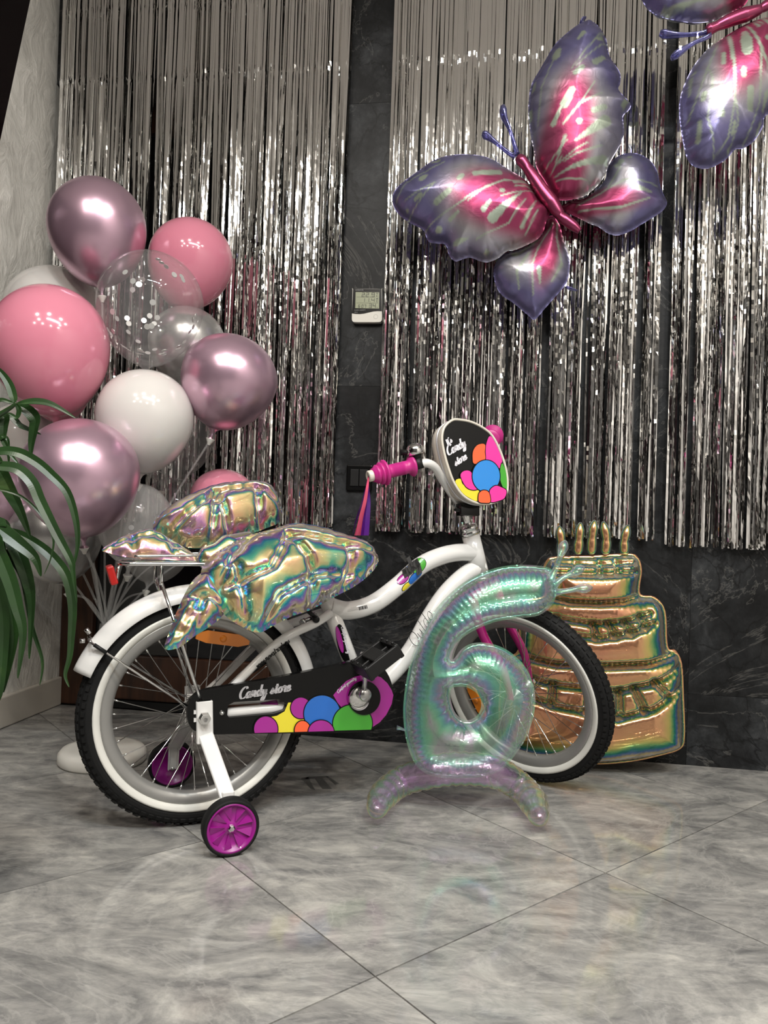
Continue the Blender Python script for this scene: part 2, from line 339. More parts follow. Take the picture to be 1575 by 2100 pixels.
wb = empty('wall_back'); tag(wb, 'black veined stone wall of large panels behind the curtains', kind='structure')
v, f = cat_([wbox(-.04, S1, -.25, -.013, 0, CEIL), wbox(S0, -.04, -.25, -.013, 2.13, CEIL)])
mesh('backing', v, f, M['grout'], wb, smooth=False)
ss = [-.04, 1.174-1.2+.6*0, 1.174, 2.374, S1]; ss = [-.04, 1.174, 2.374, S1]; zs = [0, .21, 1.112, 2.012, CEIL]
for a, b in zip(ss[:-1], ss[1:]):
    for z0, z1 in zip(zs[:-1], zs[1:]):
        v, f = wbox(a+.0004, b-.0004, -.013, 0, z0+.0004, z1-.0004); mesh('stone_panel', v, f, M['stone'], wb, smooth=False)
for a, b, z0, z1 in ((S0, -.44, 2.13, 2.2), (S0, -.44, 2.2, CEIL), (-.44, -.04, 2.13, CEIL)):
    v, f = wbox(a+.0004, b-.0004, -.013, 0, z0+.0004, z1-.0004); mesh('stone_panel', v, f, M['stone'], wb, smooth=False)
d1 = empty('door_1'); tag(d1, 'dark brown glazed door behind the balloons', kind='structure')
for s0, s1, z0, z1, nm in ((S0, S0+.125, 0, 2.13, 'stile'), (-.145, -.04, 0, 2.13, 'stile'), (S0+.125, -.145, .03, .19, 'bottom_rail'), (S0+.125, -.145, 2.02, 2.13, 'top_rail')):
    v, f = wbox(s0+.001, s1-.001, -REC-.045, -REC, z0+.004, z1); bevel(mesh(nm, v, f, M['wood'], d1, smooth=False), .006, 2)
v, f = wbox(S0+.125, -.145, -REC-.03, -REC-.02, .19, 2.02); mesh('glass_pane', v, f, M['darkglass'], d1, smooth=False)
v, f = wbox(S0+.13, -.15, -REC-.04, -REC-.004, .004, .03); mesh('sill', v, f, M['matblack'], d1, smooth=False)
# left wall with its sloping end
LP = lambda px, py: toW(P(px, py, W(S0, 0, 0), WD))[1:]
a, b = LP(62, 0), LP(0, 290); k = (b[0]-a[0])/(b[1]-a[1])
nz = lambda z: a[0]+(z-a[1])*k
pts = [(-REC-.05, 0), (nz(0), 0), (nz(CEIL), CEIL), (-REC-.05, CEIL)]
v, f = prism([W(S0, n, z) for n, z in pts], -WD, .1)
for i_ in (5, 6): v[i_] -= WN*.13          # the end is splayed away from the room
tag(mesh('wall_left', v, f, M['plaster'], smooth=False), 'pearly grey plastered wall with a sloping end', kind='structure')
v, f = prism([W(S0, n, z) for n, z in ((-REC, .001), (nz(0), .001), (nz(.1), .088), (nz(.1), .1), (-REC, .1))], WD, .016)
bevel(tag(mesh('baseboard_left', v, f, M['base'], smooth=False), 'cream baseboard along the plastered wall', kind='structure'), .004, 2)
for nm, vf, mt, lab in (('wall_far_left', wbox(SL-.1, SL, -REC, N1, 0, CEIL), 'burgundy', 'dark glossy wall beyond the sloping wall end'), ('wall_left_end', wbox(SL, S0-.11, -REC-.1, -REC, 0, CEIL), 'burgundy', 'dark end wall beyond the plastered wall'),
                        ('wall_right', wbox(S1, S1+.1, 0, N1, 0, CEIL), 'farwall', 'plain wall to the right'), ('wall_front', wbox(SL, S1, N1, N1+.1, 0, CEIL), 'darkwall', 'plain wall behind the viewer'),
                        ('ceiling', wbox(SL, S1, -.25, N1, CEIL, CEIL+.1), 'ceil', 'plain light ceiling')):
    tag(mesh(nm, vf[0], vf[1], M[mt], smooth=False), lab, kind='structure')
# ceiling lamps (above and behind the viewer)
def downlight(x, y, energy, colr):
    t = empty('ceiling_downlight', (x, y, CEIL)); v, f = lathe([(.058, 0), (.075, 0), (.075, -.008), (.058, -.008)], seg=24, closed=True)
    mesh('trim_ring', v, f, M['white'], t)
    l = bpy.data.lights.new('downlight', 'AREA'); l.shape = 'DISK'; l.size = .11; l.energy = energy; l.color = colr
    o = bpy.data.objects.new('downlight', l); link(o, t); o.location = (0, 0, -.006)
    return t
for k, (x, y) in enumerate([(-1.0, .1), (-.3, .42), (.6, .45), (1.4, .2), (-.8, -.6), (1.3, -.5), (-.3, -1.4), (.7, -1.5), (1.7, -1.3), (-1.2, -1.5)]):
    tag(downlight(x, y, LAMP_WARM, (1, .93, .84)), 'small round ceiling downlight above the room', 'lamp', 'ceiling downlights')
t = empty('linear_lamp', (.35, -.15, CEIL)); tag(t, 'long cool white ceiling lamp', 'lamp')
v, f = box((0, 0, -.02), (1.25, .1, .035)); mesh('housing', v, f, M['white'], t, smooth=False)
l = bpy.data.lights.new('linear_lamp', 'AREA'); l.shape = 'RECTANGLE'; l.size = 1.2; l.size_y = .07; l.energy = LAMP_COOL; l.color = (.88, .95, 1)
o = bpy.data.objects.new('tube', l); link(o, t); o.location = (0, 0, -.042)

# ------------------------------------------------------------------ tinsel curtains
def curtain(s0, s1, count, label, n0=.03, ztop=2.70, seed=1, bot=.655):
    r = np.random.default_rng(seed); root = empty('fringe_curtain', W((s0+s1)/2, n0, bot)); tag(root, label, 'curtain', 'silver tinsel curtains'); fr = inv(root)
    v, f = wbox(s0-.01, s1+.01, n0-.008, n0+.008, ztop-.02, ztop+.025); mesh('header_tape', v, f, M['foil'], root, smooth=False, frame=fr)
    seg = 150; t = np.linspace(0, 1, seg+1)            # 0 top .. 1 bottom
    V, Fc = [], []; ncl = int((s1-s0)*52)
    cl = np.sort(r.uniform(s0, s1, ncl)); base = 0
    for k in range(count):
        s = r.uniform(s0, s1); c = cl[np.argmin(abs(cl-s))]
        zb = bot + (abs(r.normal(0, .012)) if r.random() < .85 else r.uniform(.02, .35)); z = ztop + (zb-ztop)*t
        drift = (c-s)*r.uniform(.2, 1.0)*np.clip((t-.1)/.6, 0, 1)**1.3 + r.normal(0, .006)*t
        low = np.clip((2.12-z)/.9, 0, 1)
        rough = .12 + .88*low
        yaw = r.normal(0, .09) + np.convolve(np.cumsum(r.normal(0, .030, seg+1)*rough), np.ones(5)/5, 'same') + low*r.normal(0, .34) + low*r.normal(0, .25)*np.sin(t*r.uniform(3, 12)+r.uniform(0, 6)) + r.normal(0, .05, seg+1)*low*(r.random(seg+1) < .25)
        if r.random() < .25: yaw = yaw + low*r.normal(0, 1.2)
        wob = np.cumsum(r.normal(0, .0003, seg+1)*rough) + r.normal(0, .0006, seg+1)*rough**2*(r.random(seg+1) < .4)
        for zf in (2.345, 2.115): wob += .0022*r.uniform(.3, 1.3)*np.exp(-((z-zf)/.012)**2)*r.choice([-1, 1])
        n = n0 + r.normal(0, .009) + .012*np.sin(t*r.uniform(1, 4)+r.uniform(0, 6))*t + wob - wob.mean()
        hw = r.uniform(.0019, .0037)
        C = W0 + np.outer(s+drift, WD) + np.outer(n, WN); C[:, 2] = z
        D = np.outer(np.cos(yaw), WD)+np.outer(np.sin(yaw), WN)
        V.append(np.stack([C-D*hw, C+D*hw], 1).reshape(-1, 3))
        Fc += [(base+2*i, base+2*i+1, base+2*i+3, base+2*i+2) for i in range(seg)]; base += 2*(seg+1)
    o = mesh('tinsel_strips', np.vstack(V), Fc, M['foil'], root, smooth=False, frame=fr); o['kind'] = 'stuff'
    return root
curtain(-.885, .10, 590, 'silver tinsel curtain behind the latex balloons, left of the thermometer', seed=3)
curtain(.238, 1.05, 480, 'silver tinsel curtain right of the thermometer, behind the whole butterfly balloon', seed=5)
curtain(1.085, 2.05, 540, 'silver tinsel curtain at the right edge, behind the cropped butterfly balloon', seed=8, bot=.64)

# ------------------------------------------------------------------ foil balloon builder
def resample(poly, step, closed=True):
    p = np.asarray(poly, float); q = np.vstack([p, p[:1]]) if closed else p
    d = np.r_[0, np.cumsum(np.linalg.norm(np.diff(q, axis=0), axis=1))]; n = max(8, int(d[-1]/step))
    t = np.linspace(0, d[-1], n, endpoint=not closed)
    return np.stack([np.interp(t, d, q[:, i]) for i in range(q.shape[1])], 1)
def inpoly(pts, poly):
    x, y = pts[:, 0], pts[:, 1]; r = np.zeros(len(pts), bool); a = poly; b = np.roll(poly, -1, 0)
    for (x0, y0), (x1, y1) in zip(a, b):
        c = ((y0 > y) != (y1 > y)); xi = (x1-x0)*(y-y0)/(y1-y0+1e-15)+x0; r ^= c & (x < xi)
    return r
def segdist(pts, poly, closed=True):       # distance to a polyline and the arc length of the nearest point
    a = poly if closed else poly[:-1]; b = np.roll(poly, -1, 0) if closed else poly[1:]
    L_ = np.linalg.norm(b-a, axis=1); arc = np.r_[0, np.cumsum(L_)][:-1]
    best = np.full(len(pts), 1e9); s = np.zeros(len(pts))
    for i in range(len(a)):
        d = b[i]-a[i]; t = np.clip(((pts-a[i]) @ d)/(d @ d+1e-15), 0, 1); q = np.linalg.norm(pts-a[i]-t[:, None]*d, axis=1)
        m = q < best; best[m] = q[m]; s[m] = arc[i]+t[m]*L_[i]
    return best, s
def foil(name, outline, o, ex, ey, en, H, D, mt, parent, frame=None, holes=(), creases=(), seam=.006, step=.006, wr=.004, wl=.022, tilt=None, colf=None, back=True, seed=0, cr_w=.012, wdepth=None, puck=0):
    """pillow of two welded sheets: outline in metres in the plane (o, ex, ey), bulging by H along +-en"""
    r = np.random.default_rng(seed)
    outs = [resample(outline, step)]+[resample(h, step) for h in holes]
    allp = np.vstack(outs); lo, hi = allp.min(0), allp.max(0)
    gx, gy = np.meshgrid(np.arange(lo[0], hi[0], step), np.arange(lo[1], hi[1], step*.87)); gx = gx+(np.arange(gx.shape[0]) % 2)[:, None]*step/2
    g = np.stack([gx.ravel(), gy.ravel()], 1); g = g[inpoly(g, outs[0])]
    for h in outs[1:]: g = g[~inpoly(g, h)]
    dd = np.min([segdist(g, q)[0] for q in outs], axis=0); g = g[dd > step*.55]
    pts = np.vstack([allp, g]); edges = []; n = 0
    for q in outs: edges += [(n+i, n+(i+1) % len(q)) for i in range(len(q))]; n += len(q)
    vo, ed, fa, *_ = delaunay_2d_cdt([Vector(p) for p in pts], edges, [], 0, 1e-7)
    vo = np.array([(p[0], p[1]) for p in vo]); fa = np.array([x for x in fa if len(x) == 3]); cen = vo[fa].mean(1)
    ok = inpoly(cen, outs[0])
    for h in outs[1:]: ok &= ~inpoly(cen, h)
    fa = fa[ok]
    # orientation
    e1, e2 = vo[fa[:, 1]]-vo[fa[:, 0]], vo[fa[:, 2]]-vo[fa[:, 0]]; neg = (e1[:, 0]*e2[:, 1]-e1[:, 1]*e2[:, 0]) < 0; fa[neg] = fa[neg][:, ::-1]
    ds = [segdist(vo, q) for q in outs]; k = np.argmin([d[0] for d in ds], axis=0)
    dist = np.choose(k, [d[0] for d in ds]); arc = np.choose(k, [d[1]+i*.37 for i, d in enumerate(ds)])
    di = np.maximum(dist-seam, 0); t = np.clip(di/D, 0, 1); h = H*np.sqrt(1-(1-t)**2)
    jit = np.interp(arc, np.linspace(0, arc.max()+.01, 200), r.normal(0, .5, 200).cumsum()*.25)
    wd = wdepth or D*.45
    rip = np.abs(np.sin(PI*arc/wl+jit))**.7*np.exp(-(di/wd)**1.3)*np.clip(di/.006, 0, 1)
    h = h-wr*(1-rip)*np.exp(-(di/wd)**1.3)*np.clip(di/.004, 0, 1)*1.0
    for cr, depth in creases:
        dc, sc_ = segdist(vo, resample(cr, step, False), False)
        e_ = np.exp(-(dc/cr_w)**2); h = h*(1-depth*e_) - wr*.8*(np.abs(np.sin(PI*sc_/wl)))*np.exp(-(dc/(cr_w*2.2))**2)*np.clip(di/.01, 0, 1)
    if puck:
        ph = r.uniform(0, 6, (6, 2)); q_ = sum(np.sin(vo[:, 0]*a_*math.cos(b_)+vo[:, 1]*a_*math.sin(b_)+c_) for a_, b_, c_ in zip(r.uniform(14, 45, 6), r.uniform(0, PI, 6), ph[:, 0]))
        h = h+puck*q_*t
    h = np.maximum(h, 0)+.0004
    mid = tilt(vo) if tilt else 0
    base = o+np.outer(vo[:, 0], ex)+np.outer(vo[:, 1], ey)
    Vf = base+np.outer(mid+h, en); Vb = base+np.outer(mid-h*.9, en)
    nv = len(vo); V = np.vstack([Vf, Vb]); Fa = np.vstack([fa, fa[:, ::-1]+nv])
    sgn = np.cross(ex, ey) @ en
    if sgn < 0: Fa = Fa[:, ::-1]
    be = [(e[0], e[1]) for e in edges]
    ob = mesh(name, V, Fa.tolist(), mt, parent, frame=frame)
    if colf is not None:
        c = colf(vo, dist); c = np.vstack([c, c]); at = ob.data.color_attributes.new('print', 'FLOAT_COLOR', 'POINT')
        at.data.foreach_set('color', np.c_[c, np.ones(len(c))].ravel())
    return ob
def to2(pts3, o, ex, ey): return np.array([((p-o) @ ex, (p-o) @ ey) for p in pts3])

# ------------------------------------------------------------------ printed butterfly balloons
def butterfly(label, n0, wings, body, antennae, scale, off, seed, extra=()):
    zs_ = lambda q: (off[0]+q[0]/scale, off[1]+q[1]/scale) if not isinstance(q[0], tuple) else None
    o = PW(*body[0], n0); rt = empty('butterfly_balloon', o); tag(rt, label, 'balloon', 'butterfly foil balloons'); fr = inv(rt)
    EZ = A(0, 0, 1)
    def pl(pts, dn=0): return np.array([((q-o) @ WD, (q-o) @ EZ) for q in (PW(x, y, n0+dn) for x, y in pts)])
    px = np.linalg.norm(pl([(body[0][0]+100, body[0][1])])[0]-pl([body[0]])[0])/100
    for kx, (wname, outl, root, tip, mw, ml, strokes, dn, H) in enumerate(wings):
        O2 = smoothline(pl(outl, dn), 4, True); r2, t2 = pl([root, tip], dn); ax = t2-r2; L_ = np.linalg.norm(ax); ax = ax/L_; pr = A(-ax[1], ax[0])
        st = [(pl([q[:2], q[2:4]], dn), q[4]*px, q[5]*px) for q in strokes]
        rr = np.random.default_rng(seed+kx)
        def colf(v, dist, r2=r2, ax=ax, pr=pr, L_=L_, st=st, mw=mw, ml=ml):
            d = v-r2; u = (d @ ax)/L_; w_ = (d @ pr)/L_
            sm = lambda x, a, b: (lambda q: q*q*(3-2*q))(np.clip((x-a)/(b-a), 0, 1))
            m = 1-sm(np.hypot((u-ml*.30)/(ml*.86), w_/(mw*.78)), .62, 1.08)
            edge = np.clip(1-dist/(.075*L_/.3), 0, 1)
            pur = np.clip(sm(u, .52, .85)+.85*sm(edge, .35, 1)*sm(u, .12, .5), 0, 1)
            c = np.outer(np.ones(len(v)), A(.40, .39, .405))
            c = c*(1-pur[:, None])+A(.175, .165, .325)*pur[:, None]
            m = m*(1-.6*pur); c = c*(1-m[:, None])+A(.31, .045, .115)*m[:, None]
            for (a, b), w0, w1 in st:
                e = b-a; tt = np.clip(((v-a) @ e)/(e @ e), 0, 1); q = np.linalg.norm(v-a-tt[:, None]*e, axis=1); hw = w0+(w1-w0)*tt
                k = 1-sm(q-hw, -.0012, .0016); c = c*(1-k[:, None])+A(.37, .43, .35)*k[:, None]
            return c
        ob = foil(wname, O2, o, WD, EZ, WN, H, L_*.30, M['print'], rt, fr, seam=.005, step=.0046, wr=.011, wl=.05, colf=colf, seed=seed+kx, wdepth=L_*.12, tilt=lambda v, dn=dn: np.full(len(v), dn))
    bo = [PW(x, y, n0+.035) for x, y in body]
    v, f = tube(smoothline(bo, 8), [r*px for r in (8, 12, 10, 13, 14, 15, 12, 9, 11, 10, 6)], 16); mesh('body', v, f, M['bodyfoil'], rt, frame=fr)
    for an in antennae:
        p_ = smoothline([PW(x, y, n0+.03) for x, y in an], 6); v, f = tube(p_, [r*px for r in (10, 8, 7, 6.5, 6.5, 8, 11, 13, 8)], 12, flat=.6); mesh('antenna', v, f, M['antenna'], rt, frame=fr)
    for e in extra:
        p_ = smoothline([PW(x, y, n0+.01) for x, y in e], 4); v, f = tube(p_, [7*px, 9*px, 4*px], 10, flat=.3); mesh('tail_tab', v, f, M['antenna'], rt, frame=fr)
    return rt
z1 = lambda L: [(800+x/3.9375, 300+y/3.9375) for x, y in L]
z2 = lambda L: [(1040+x/4.375, 20+y/4.375) for x, y in L]
z3 = lambda L: [(1300+x/5.676, y/5.676) for x, y in L]
def stk(fn, L, s): return [(*fn([q[:2]])[0], *fn([q[2:4]])[0], q[4]/s, q[5]/s) for q in L]
LW = z1([(20, 400), (60, 330), (130, 270), (240, 190), (340, 120), (450, 80), (600, 65), (750, 80), (860, 125), (960, 190), (1060, 250), (1140, 320), (1200, 420), (1290, 520), (1260, 610), (1240, 680), (1190, 750), (1100, 800), (1000, 840), (940, 850), (880, 900), (800, 935), (730, 930), (650, 900), (580, 915), (530, 930), (480, 890), (450, 800), (380, 785), (310, 770), (270, 680), (180, 630), (90, 570), (30, 490)])
LS = stk(z1, [(270, 325, 300, 305, 26, 18), (220, 490, 262, 462, 14, 18), (390, 520, 490, 445, 26, 22), (495, 655, 560, 600, 16, 10), (400, 715, 408, 715, 24, 22), (540, 820, 640, 785, 26, 3), (905, 435, 907, 436, 19, 18), (830, 650, 1060, 430, 40, 4), (760, 590, 810, 530, 22, 14), (690, 300, 880, 270, 20, 26), (350, 165, 400, 160, 12, 18), (1060, 700, 1180, 470, 16, 4), (150, 610, 380, 370, 4, 5), (130, 490, 370, 375, 4, 5), (290, 695, 620, 510, 5, 6), (620, 500, 920, 340, 7, 8), (640, 520, 790, 400, 5, 6), (920, 340, 1130, 310, 8, 5), (60, 480, 150, 330, 5, 5), (150, 330, 450, 185, 5, 5), (700, 800, 960, 680, 5, 5), (960, 680, 1090, 480, 6, 5), (1000, 345, 1140, 325, 12, 4), (1010, 380, 1160, 350, 8, 4), (780, 885, 785, 885, 18, 16), (150, 550, 152, 550, 12, 11), (1090, 745, 1190, 560, 5, 6), (570, 340, 590, 320, 22, 18), (900, 480, 1170, 380, 5, 6)], 3.9375)
UW = z2([(420, 1690), (350, 1560), (265, 1420), (245, 1290), (215, 1150), (195, 1000), (190, 860), (215, 680), (280, 560), (350, 440), (430, 310), (560, 190), (680, 110), (760, 105), (830, 160), (890, 270), (920, 420), (1010, 560), (1015, 660), (1000, 720), (1105, 840), (1095, 900), (1040, 960), (1050, 1100), (1020, 1200), (960, 1310), (910, 1400), (870, 1500), (800, 1590), (700, 1670), (600, 1700), (500, 1710)])
US = stk(z2, [(620, 370, 665, 320, 14, 22), (430, 500, 450, 440, 34, 24), (800, 345, 840, 310, 12, 18), (770, 580, 850, 505, 30, 20), (590, 700, 650, 650, 24, 22), (500, 960, 560, 850, 42, 28), (750, 1020, 850, 970, 24, 24), (620, 1120, 625, 1128, 22, 24), (590, 1290, 860, 1090, 8, 50), (490, 1130, 640, 960, 9, 9), (640, 960, 760, 760, 9, 6), (650, 960, 830, 850, 9, 5), (420, 1470, 500, 1240, 6, 14), (330, 1480, 520, 1270, 5, 6), (450, 1450, 700, 1290, 6, 6), (500, 1440, 830, 1290, 6, 8), (420, 1550, 860, 1390, 5, 34), (430, 1585, 700, 1575, 5, 7), (380, 1520, 480, 1400, 5, 5), (1030, 900, 1080, 830, 22, 10), (300, 780, 460, 400, 5, 5), (270, 1100, 300, 780, 5, 5), (560, 660, 880, 200, 5, 6), (600, 640, 900, 310, 5, 5), (235, 760, 245, 700, 14, 10), (210, 1010, 212, 930, 14, 12), (400, 1120, 460, 1000, 24, 14)], 4.375)
RL = z2([(490, 1770), (560, 1722), (700, 1690), (800, 1620), (880, 1520), (900, 1420), (960, 1340), (1040, 1295), (1130, 1285), (1220, 1310), (1300, 1370), (1350, 1460), (1370, 1560), (1400, 1650), (1435, 1730), (1400, 1800), (1300, 1870), (1200, 1930), (1100, 1990), (990, 2025), (900, 2005), (820, 1950), (740, 1920), (620, 1860), (520, 1810)])
RS = stk(z2, [(1120, 1650, 1270, 1685, 26, 10), (970, 1440, 1010, 1400, 20, 24), (620, 1790, 900, 1640, 6, 8), (900, 1640, 1040, 1580, 7, 7), (1040, 1580, 1330, 1610, 7, 6), (640, 1830, 1000, 1830, 6, 10), (1000, 1830, 1250, 1740, 10, 6), (900, 1620, 1000, 1460, 9, 8), (1080, 1360, 1090, 1360, 16, 14)], 4.375)
BL = z1([(1310, 560), (1370, 640), (1400, 760), (1440, 880), (1450, 990), (1420, 1110), (1330, 1220), (1250, 1310), (1170, 1400), (1120, 1370), (1000, 1270), (900, 1200), (850, 1110), (835, 1010), (860, 930), (920, 870), (1000, 845), (1100, 810), (1180, 760), (1240, 690), (1255, 600)])
BS = stk(z1, [(1195, 1030, 1205, 1140, 20, 6), (1010, 890, 1018, 893, 30, 24), (1310, 640, 1190, 850, 5, 8), (1190, 850, 1140, 1000, 7, 6), (1140, 1000, 1150, 1230, 6, 5), (1120, 890, 1020, 1050, 10, 9), (1020, 1050, 1040, 1180, 9, 5), (1350, 620, 1340, 760, 5, 7), (1340, 760, 1380, 980, 7, 8), (1380, 980, 1300, 1120, 12, 6), (1040, 890, 1180, 760, 10, 12)], 3.9375)
butterfly('whole butterfly balloon in lilac, silver and pink on the tinsel curtain', .17,
          [('wing', LW, (1127, 432), (815, 400), .34, .62, LS, .02, .075), ('wing', UW, (1136, 408), (1205, 48), .22, .66, US, .02, .08),
           ('wing', RL, (1152, 425), (1365, 415), .22, .80, RS, -.03, .05), ('wing', BL, (1133, 442), (1096, 650), .22, .75, BS, -.03, .05)],
          [(1062, 322), (1072, 332), (1088, 354), (1110, 388), (1130, 414), (1145, 436), (1152, 445), (1172, 460), (1189, 474)],
          [[(1060, 316), (1056, 300), (1045, 265), (1034, 240), (1031, 218)], [(1056, 320), (1045, 315), (1020, 295), (1002, 281), (990, 274)]], 4, (0, 0), 40,
          extra=[[(1160, 588), (1170, 592), (1184, 596)], [(1190, 48), (1195, 40), (1202, 36)]])
W2 = z3([(1290, 290), (1150, 370), (1000, 470), (850, 580), (700, 760), (600, 950), (540, 1130), (525, 1300), (545, 1500), (580, 1700), (620, 1850), (700, 1940), (830, 1965), (950, 1930), (1080, 1850), (1180, 1740), (1270, 1730), (1400, 1640), (1500, 1480), (1530, 1350), (1700, 1250), (1800, 1000), (1790, 700), (1720, 420), (1600, 240), (1450, 230)])
W2S = stk(z3, [(1220, 640, 1220, 780, 60, 58), (1220, 520, 1220, 640, 30, 60), (1455, 605, 1465, 615, 26, 28), (1170, 1000, 1178, 1060, 30, 26), (1265, 1200, 1275, 1400, 40, 36), (930, 1180, 932, 1230, 26, 24), (750, 1230, 745, 1290, 30, 26), (940, 1390, 938, 1490, 10, 34), (715, 1520, 705, 1730, 18, 26), (1100, 1550, 1090, 1650, 18, 20), (1470, 1200, 1468, 1340, 26, 14), (1075, 1785, 1075, 1787, 16, 16), (1260, 400, 1380, 760, 14, 16), (1380, 760, 1370, 1020, 14, 12), (1370, 1020, 1400, 1300, 10, 9), (1400, 1300, 1260, 1710, 8, 7), (1380, 740, 1520, 1080, 16, 9), (1060, 480, 1060, 860, 20, 22), (1070, 860, 1080, 1320, 14, 10), (1080, 1320, 1040, 1700, 10, 9), (1040, 1700, 900, 1900, 8, 6), (1090, 1330, 1140, 1560, 9, 7), (1140, 1560, 1080, 1830, 7, 6), (930, 620, 800, 920, 9, 8), (800, 920, 600, 1480, 8, 7), (810, 930, 845, 1080, 8, 7), (845, 1080, 790, 1500, 8, 7), (790, 1500, 900, 1900, 8, 6), (1330, 290, 1380, 450, 12, 18), (1370, 290, 1430, 440, 8, 6), (1430, 290, 1570, 560, 18, 26), (640, 980, 610, 1200, 16, 10), (670, 920, 690, 890, 20, 16), (970, 780, 960, 900, 22, 22), (1440, 1500, 1420, 1570, 18, 12)], 5.676)
W3 = z3([(1290, 60), (1200, 110), (1050, 190), (900, 250), (700, 270), (430, 232), (250, 172), (130, 70), (60, -120), (120, -400), (400, -650), (750, -700), (1050, -500), (1250, -250), (1340, -60)])
W3S = stk(z3, [(400, 40, 500, 80, 50, 40), (560, 60, 690, 110, 46, 22), (380, 190, 800, 130, 22, 10), (330, 170, 540, 190, 16, 20), (720, 120, 840, 110, 26, 6)], 5.676)
W4 = z3([(1640, 60), (1750, 160), (1880, 400), (2000, 700), (2150, 620), (2250, 350), (2150, 120), (1900, 20), (1750, 0)])
W5 = z3([(1560, 0), (1700, -60), (1850, -250), (1850, -480), (1700, -560), (1520, -420), (1440, -200)])
butterfly('cropped butterfly balloon at the upper right corner, antennae pointing left', .30,
          [('wing', W2, z3([(1400, 200)])[0], z3([(850, 1950)])[0], .26, .58, W2S, .02, .075), ('wing', W3, z3([(1330, 30)])[0], z3([(200, -200)])[0], .2, .35, W3S, .02, .07),
           ('wing', W4, z3([(1660, 60)])[0], z3([(2150, 600)])[0], .2, .7, [], -.03, .045), ('wing', W5, z3([(1560, -20)])[0], z3([(1780, -540)])[0], .2, .7, [], -.03, .045)],
          z3([(840, 360), (900, 335), (1020, 280), (1160, 220), (1300, 170), (1440, 120), (1500, 90), (1600, 30), (1720, -40)]),
          [z3([(850, 370), (780, 390), (600, 405), (420, 405), (300, 385)]), z3([(880, 410), (840, 440), (700, 500), (560, 590), (440, 675)])], 5, (0, 0), 60)

# ------------------------------------------------------------------ latex balloons on their stand
STB = PZ(210, 1560); HUB = A(STB[0], STB[1], .36)
st = empty('balloon_stand', STB); tag(st, 'white balloon stand with round base and clear sticks behind the rear wheel', 'stand'); fs = inv(st)
v, f = lathe([(0, 0), (.112, 0), (.117, .006), (.116, .026), (.108, .036), (.09, .04), (0, .041)], STB+A(0, 0, .0), seg=56); mesh('base', v, f, M['standwhite'], st, frame=fs)
v, f = tube([STB+A(0, 0, .04), HUB], .008, 14); mesh('pole', v, f, M['stick'], st, frame=fs)
v, f = lathe([(0, -.02), (.018, -.02), (.022, .0), (.02, .02), (0, .022)], HUB, seg=20); mesh('hub', v, f, M['stick'], st, frame=fs)
conf = None
def balloon(px, py, rx, depth, mt, label, ry=None, lean=(0, 0), nconf=0, seed=0):
    global conf
    c = PY(px, py, depth); r = rx*np.linalg.norm(c-CAM)/np.linalg.norm(ray((px, py)))/F; e = (ry or rx*1.04)/rx
    ax = A(c[0]-HUB[0], c[1]-HUB[1], c[2]-HUB[2]); ax = ax/np.linalg.norm(ax); ax = ax*.6+A(lean[0], 0, .7+lean[1]); ax /= np.linalg.norm(ax)
    th = np.linspace(PI, 0, 34); prof = []
    for t in th:
        q = (1-math.cos(PI-t))/2 if 0 else (math.cos(t)+1)/2      # 0 bottom .. 1 top
        taper = 1-.16*(1-q)**2.2
        prof.append((r*math.sin(t)*taper, r*e*math.cos(t)*(1.06 if math.cos(t) < 0 else .98)))
    bt = prof[0][1]
    neck = [(.0, bt-.034), (.0095, bt-.033), (.0105, bt-.030), (.0045, bt-.024), (.0048, bt-.014), (.010, bt-.004), (.02, bt+.003)]
    prof = neck+[p for p in prof if p[0] > .02]+[(0, prof[-1][1])]
    base = c+ax*(bt-.034)
    rt = empty('latex_balloon', base); tag(rt, label, 'balloon', 'latex balloons on the stand'); fr = inv(rt)
    v, f = lathe(prof[3:], c, ax, 56); sk = mesh('skin', v, f, mt, rt, frame=fr)
    v, f = lathe(prof[:5], c, ax, 20); mesh('neck', v, f, mt, rt, frame=fr)
    if nconf:
        rr = np.random.default_rng(seed); R3 = np.array(fr)[:3, :3]
        for k in range(nconf):
            d = rr.normal(0, 1, 3); d /= np.linalg.norm(d)
            if rr.random() < .35: d = d*.5-ax; d /= np.linalg.norm(d)
            pos = c+d*(r*.955)*A(1, 1, 1)
            if (pos-c) @ ax < 0: pos = c+(pos-c)*.93
            if conf is None:
                v, f = lathe([(0, .0004), (.0074, .0004), (.0074, -.0004), (0, -.0004)], seg=12); o = mesh('confetti_disc', v, f, M['confetti'], rt, smooth=False); conf = o
            else: o = link(bpy.data.objects.new('confetti_disc', conf.data), rt)
            o.location = Vector(pos-base); o.rotation_euler = Vector(d+rr.normal(0, .1, 3)).to_track_quat('Z', 'Y').to_euler()
    # its stick
    p0 = HUB+A(random.uniform(-.01, .01), random.uniform(-.01, .01), .01); p1 = base; pm_ = (p0+p1)/2+A(0, 0, .03)
    v, f = tube(smoothline([p0, pm_, p1], 8), .0032, 8); sto = mesh('stick', v, f, M['stick'], st, frame=fs)
    v, f = lathe([(.004, -.012), (.006, -.006), (.012, .004), (.012, .006), (.005, -.002)], base, ax, 14); mesh('balloon_cup', v, f, M['standwhite'], sto, frame=fs)
    return rt
B = M
balloon(200, 474, 100, 2.15, B['b_mauve'], 'mauve chrome balloon at the top of the cluster', 108, (-.1, 0))
balloon(390, 540, 88, 2.28, B['b_pink'], 'pink balloon behind the clear confetti balloon, against the tinsel', 92, (.15, 0))
balloon(308, 630, 110, 1.98, B['b_clear'], 'clear balloon with silver confetti in front of the pink one', 115, nconf=52, seed=4)
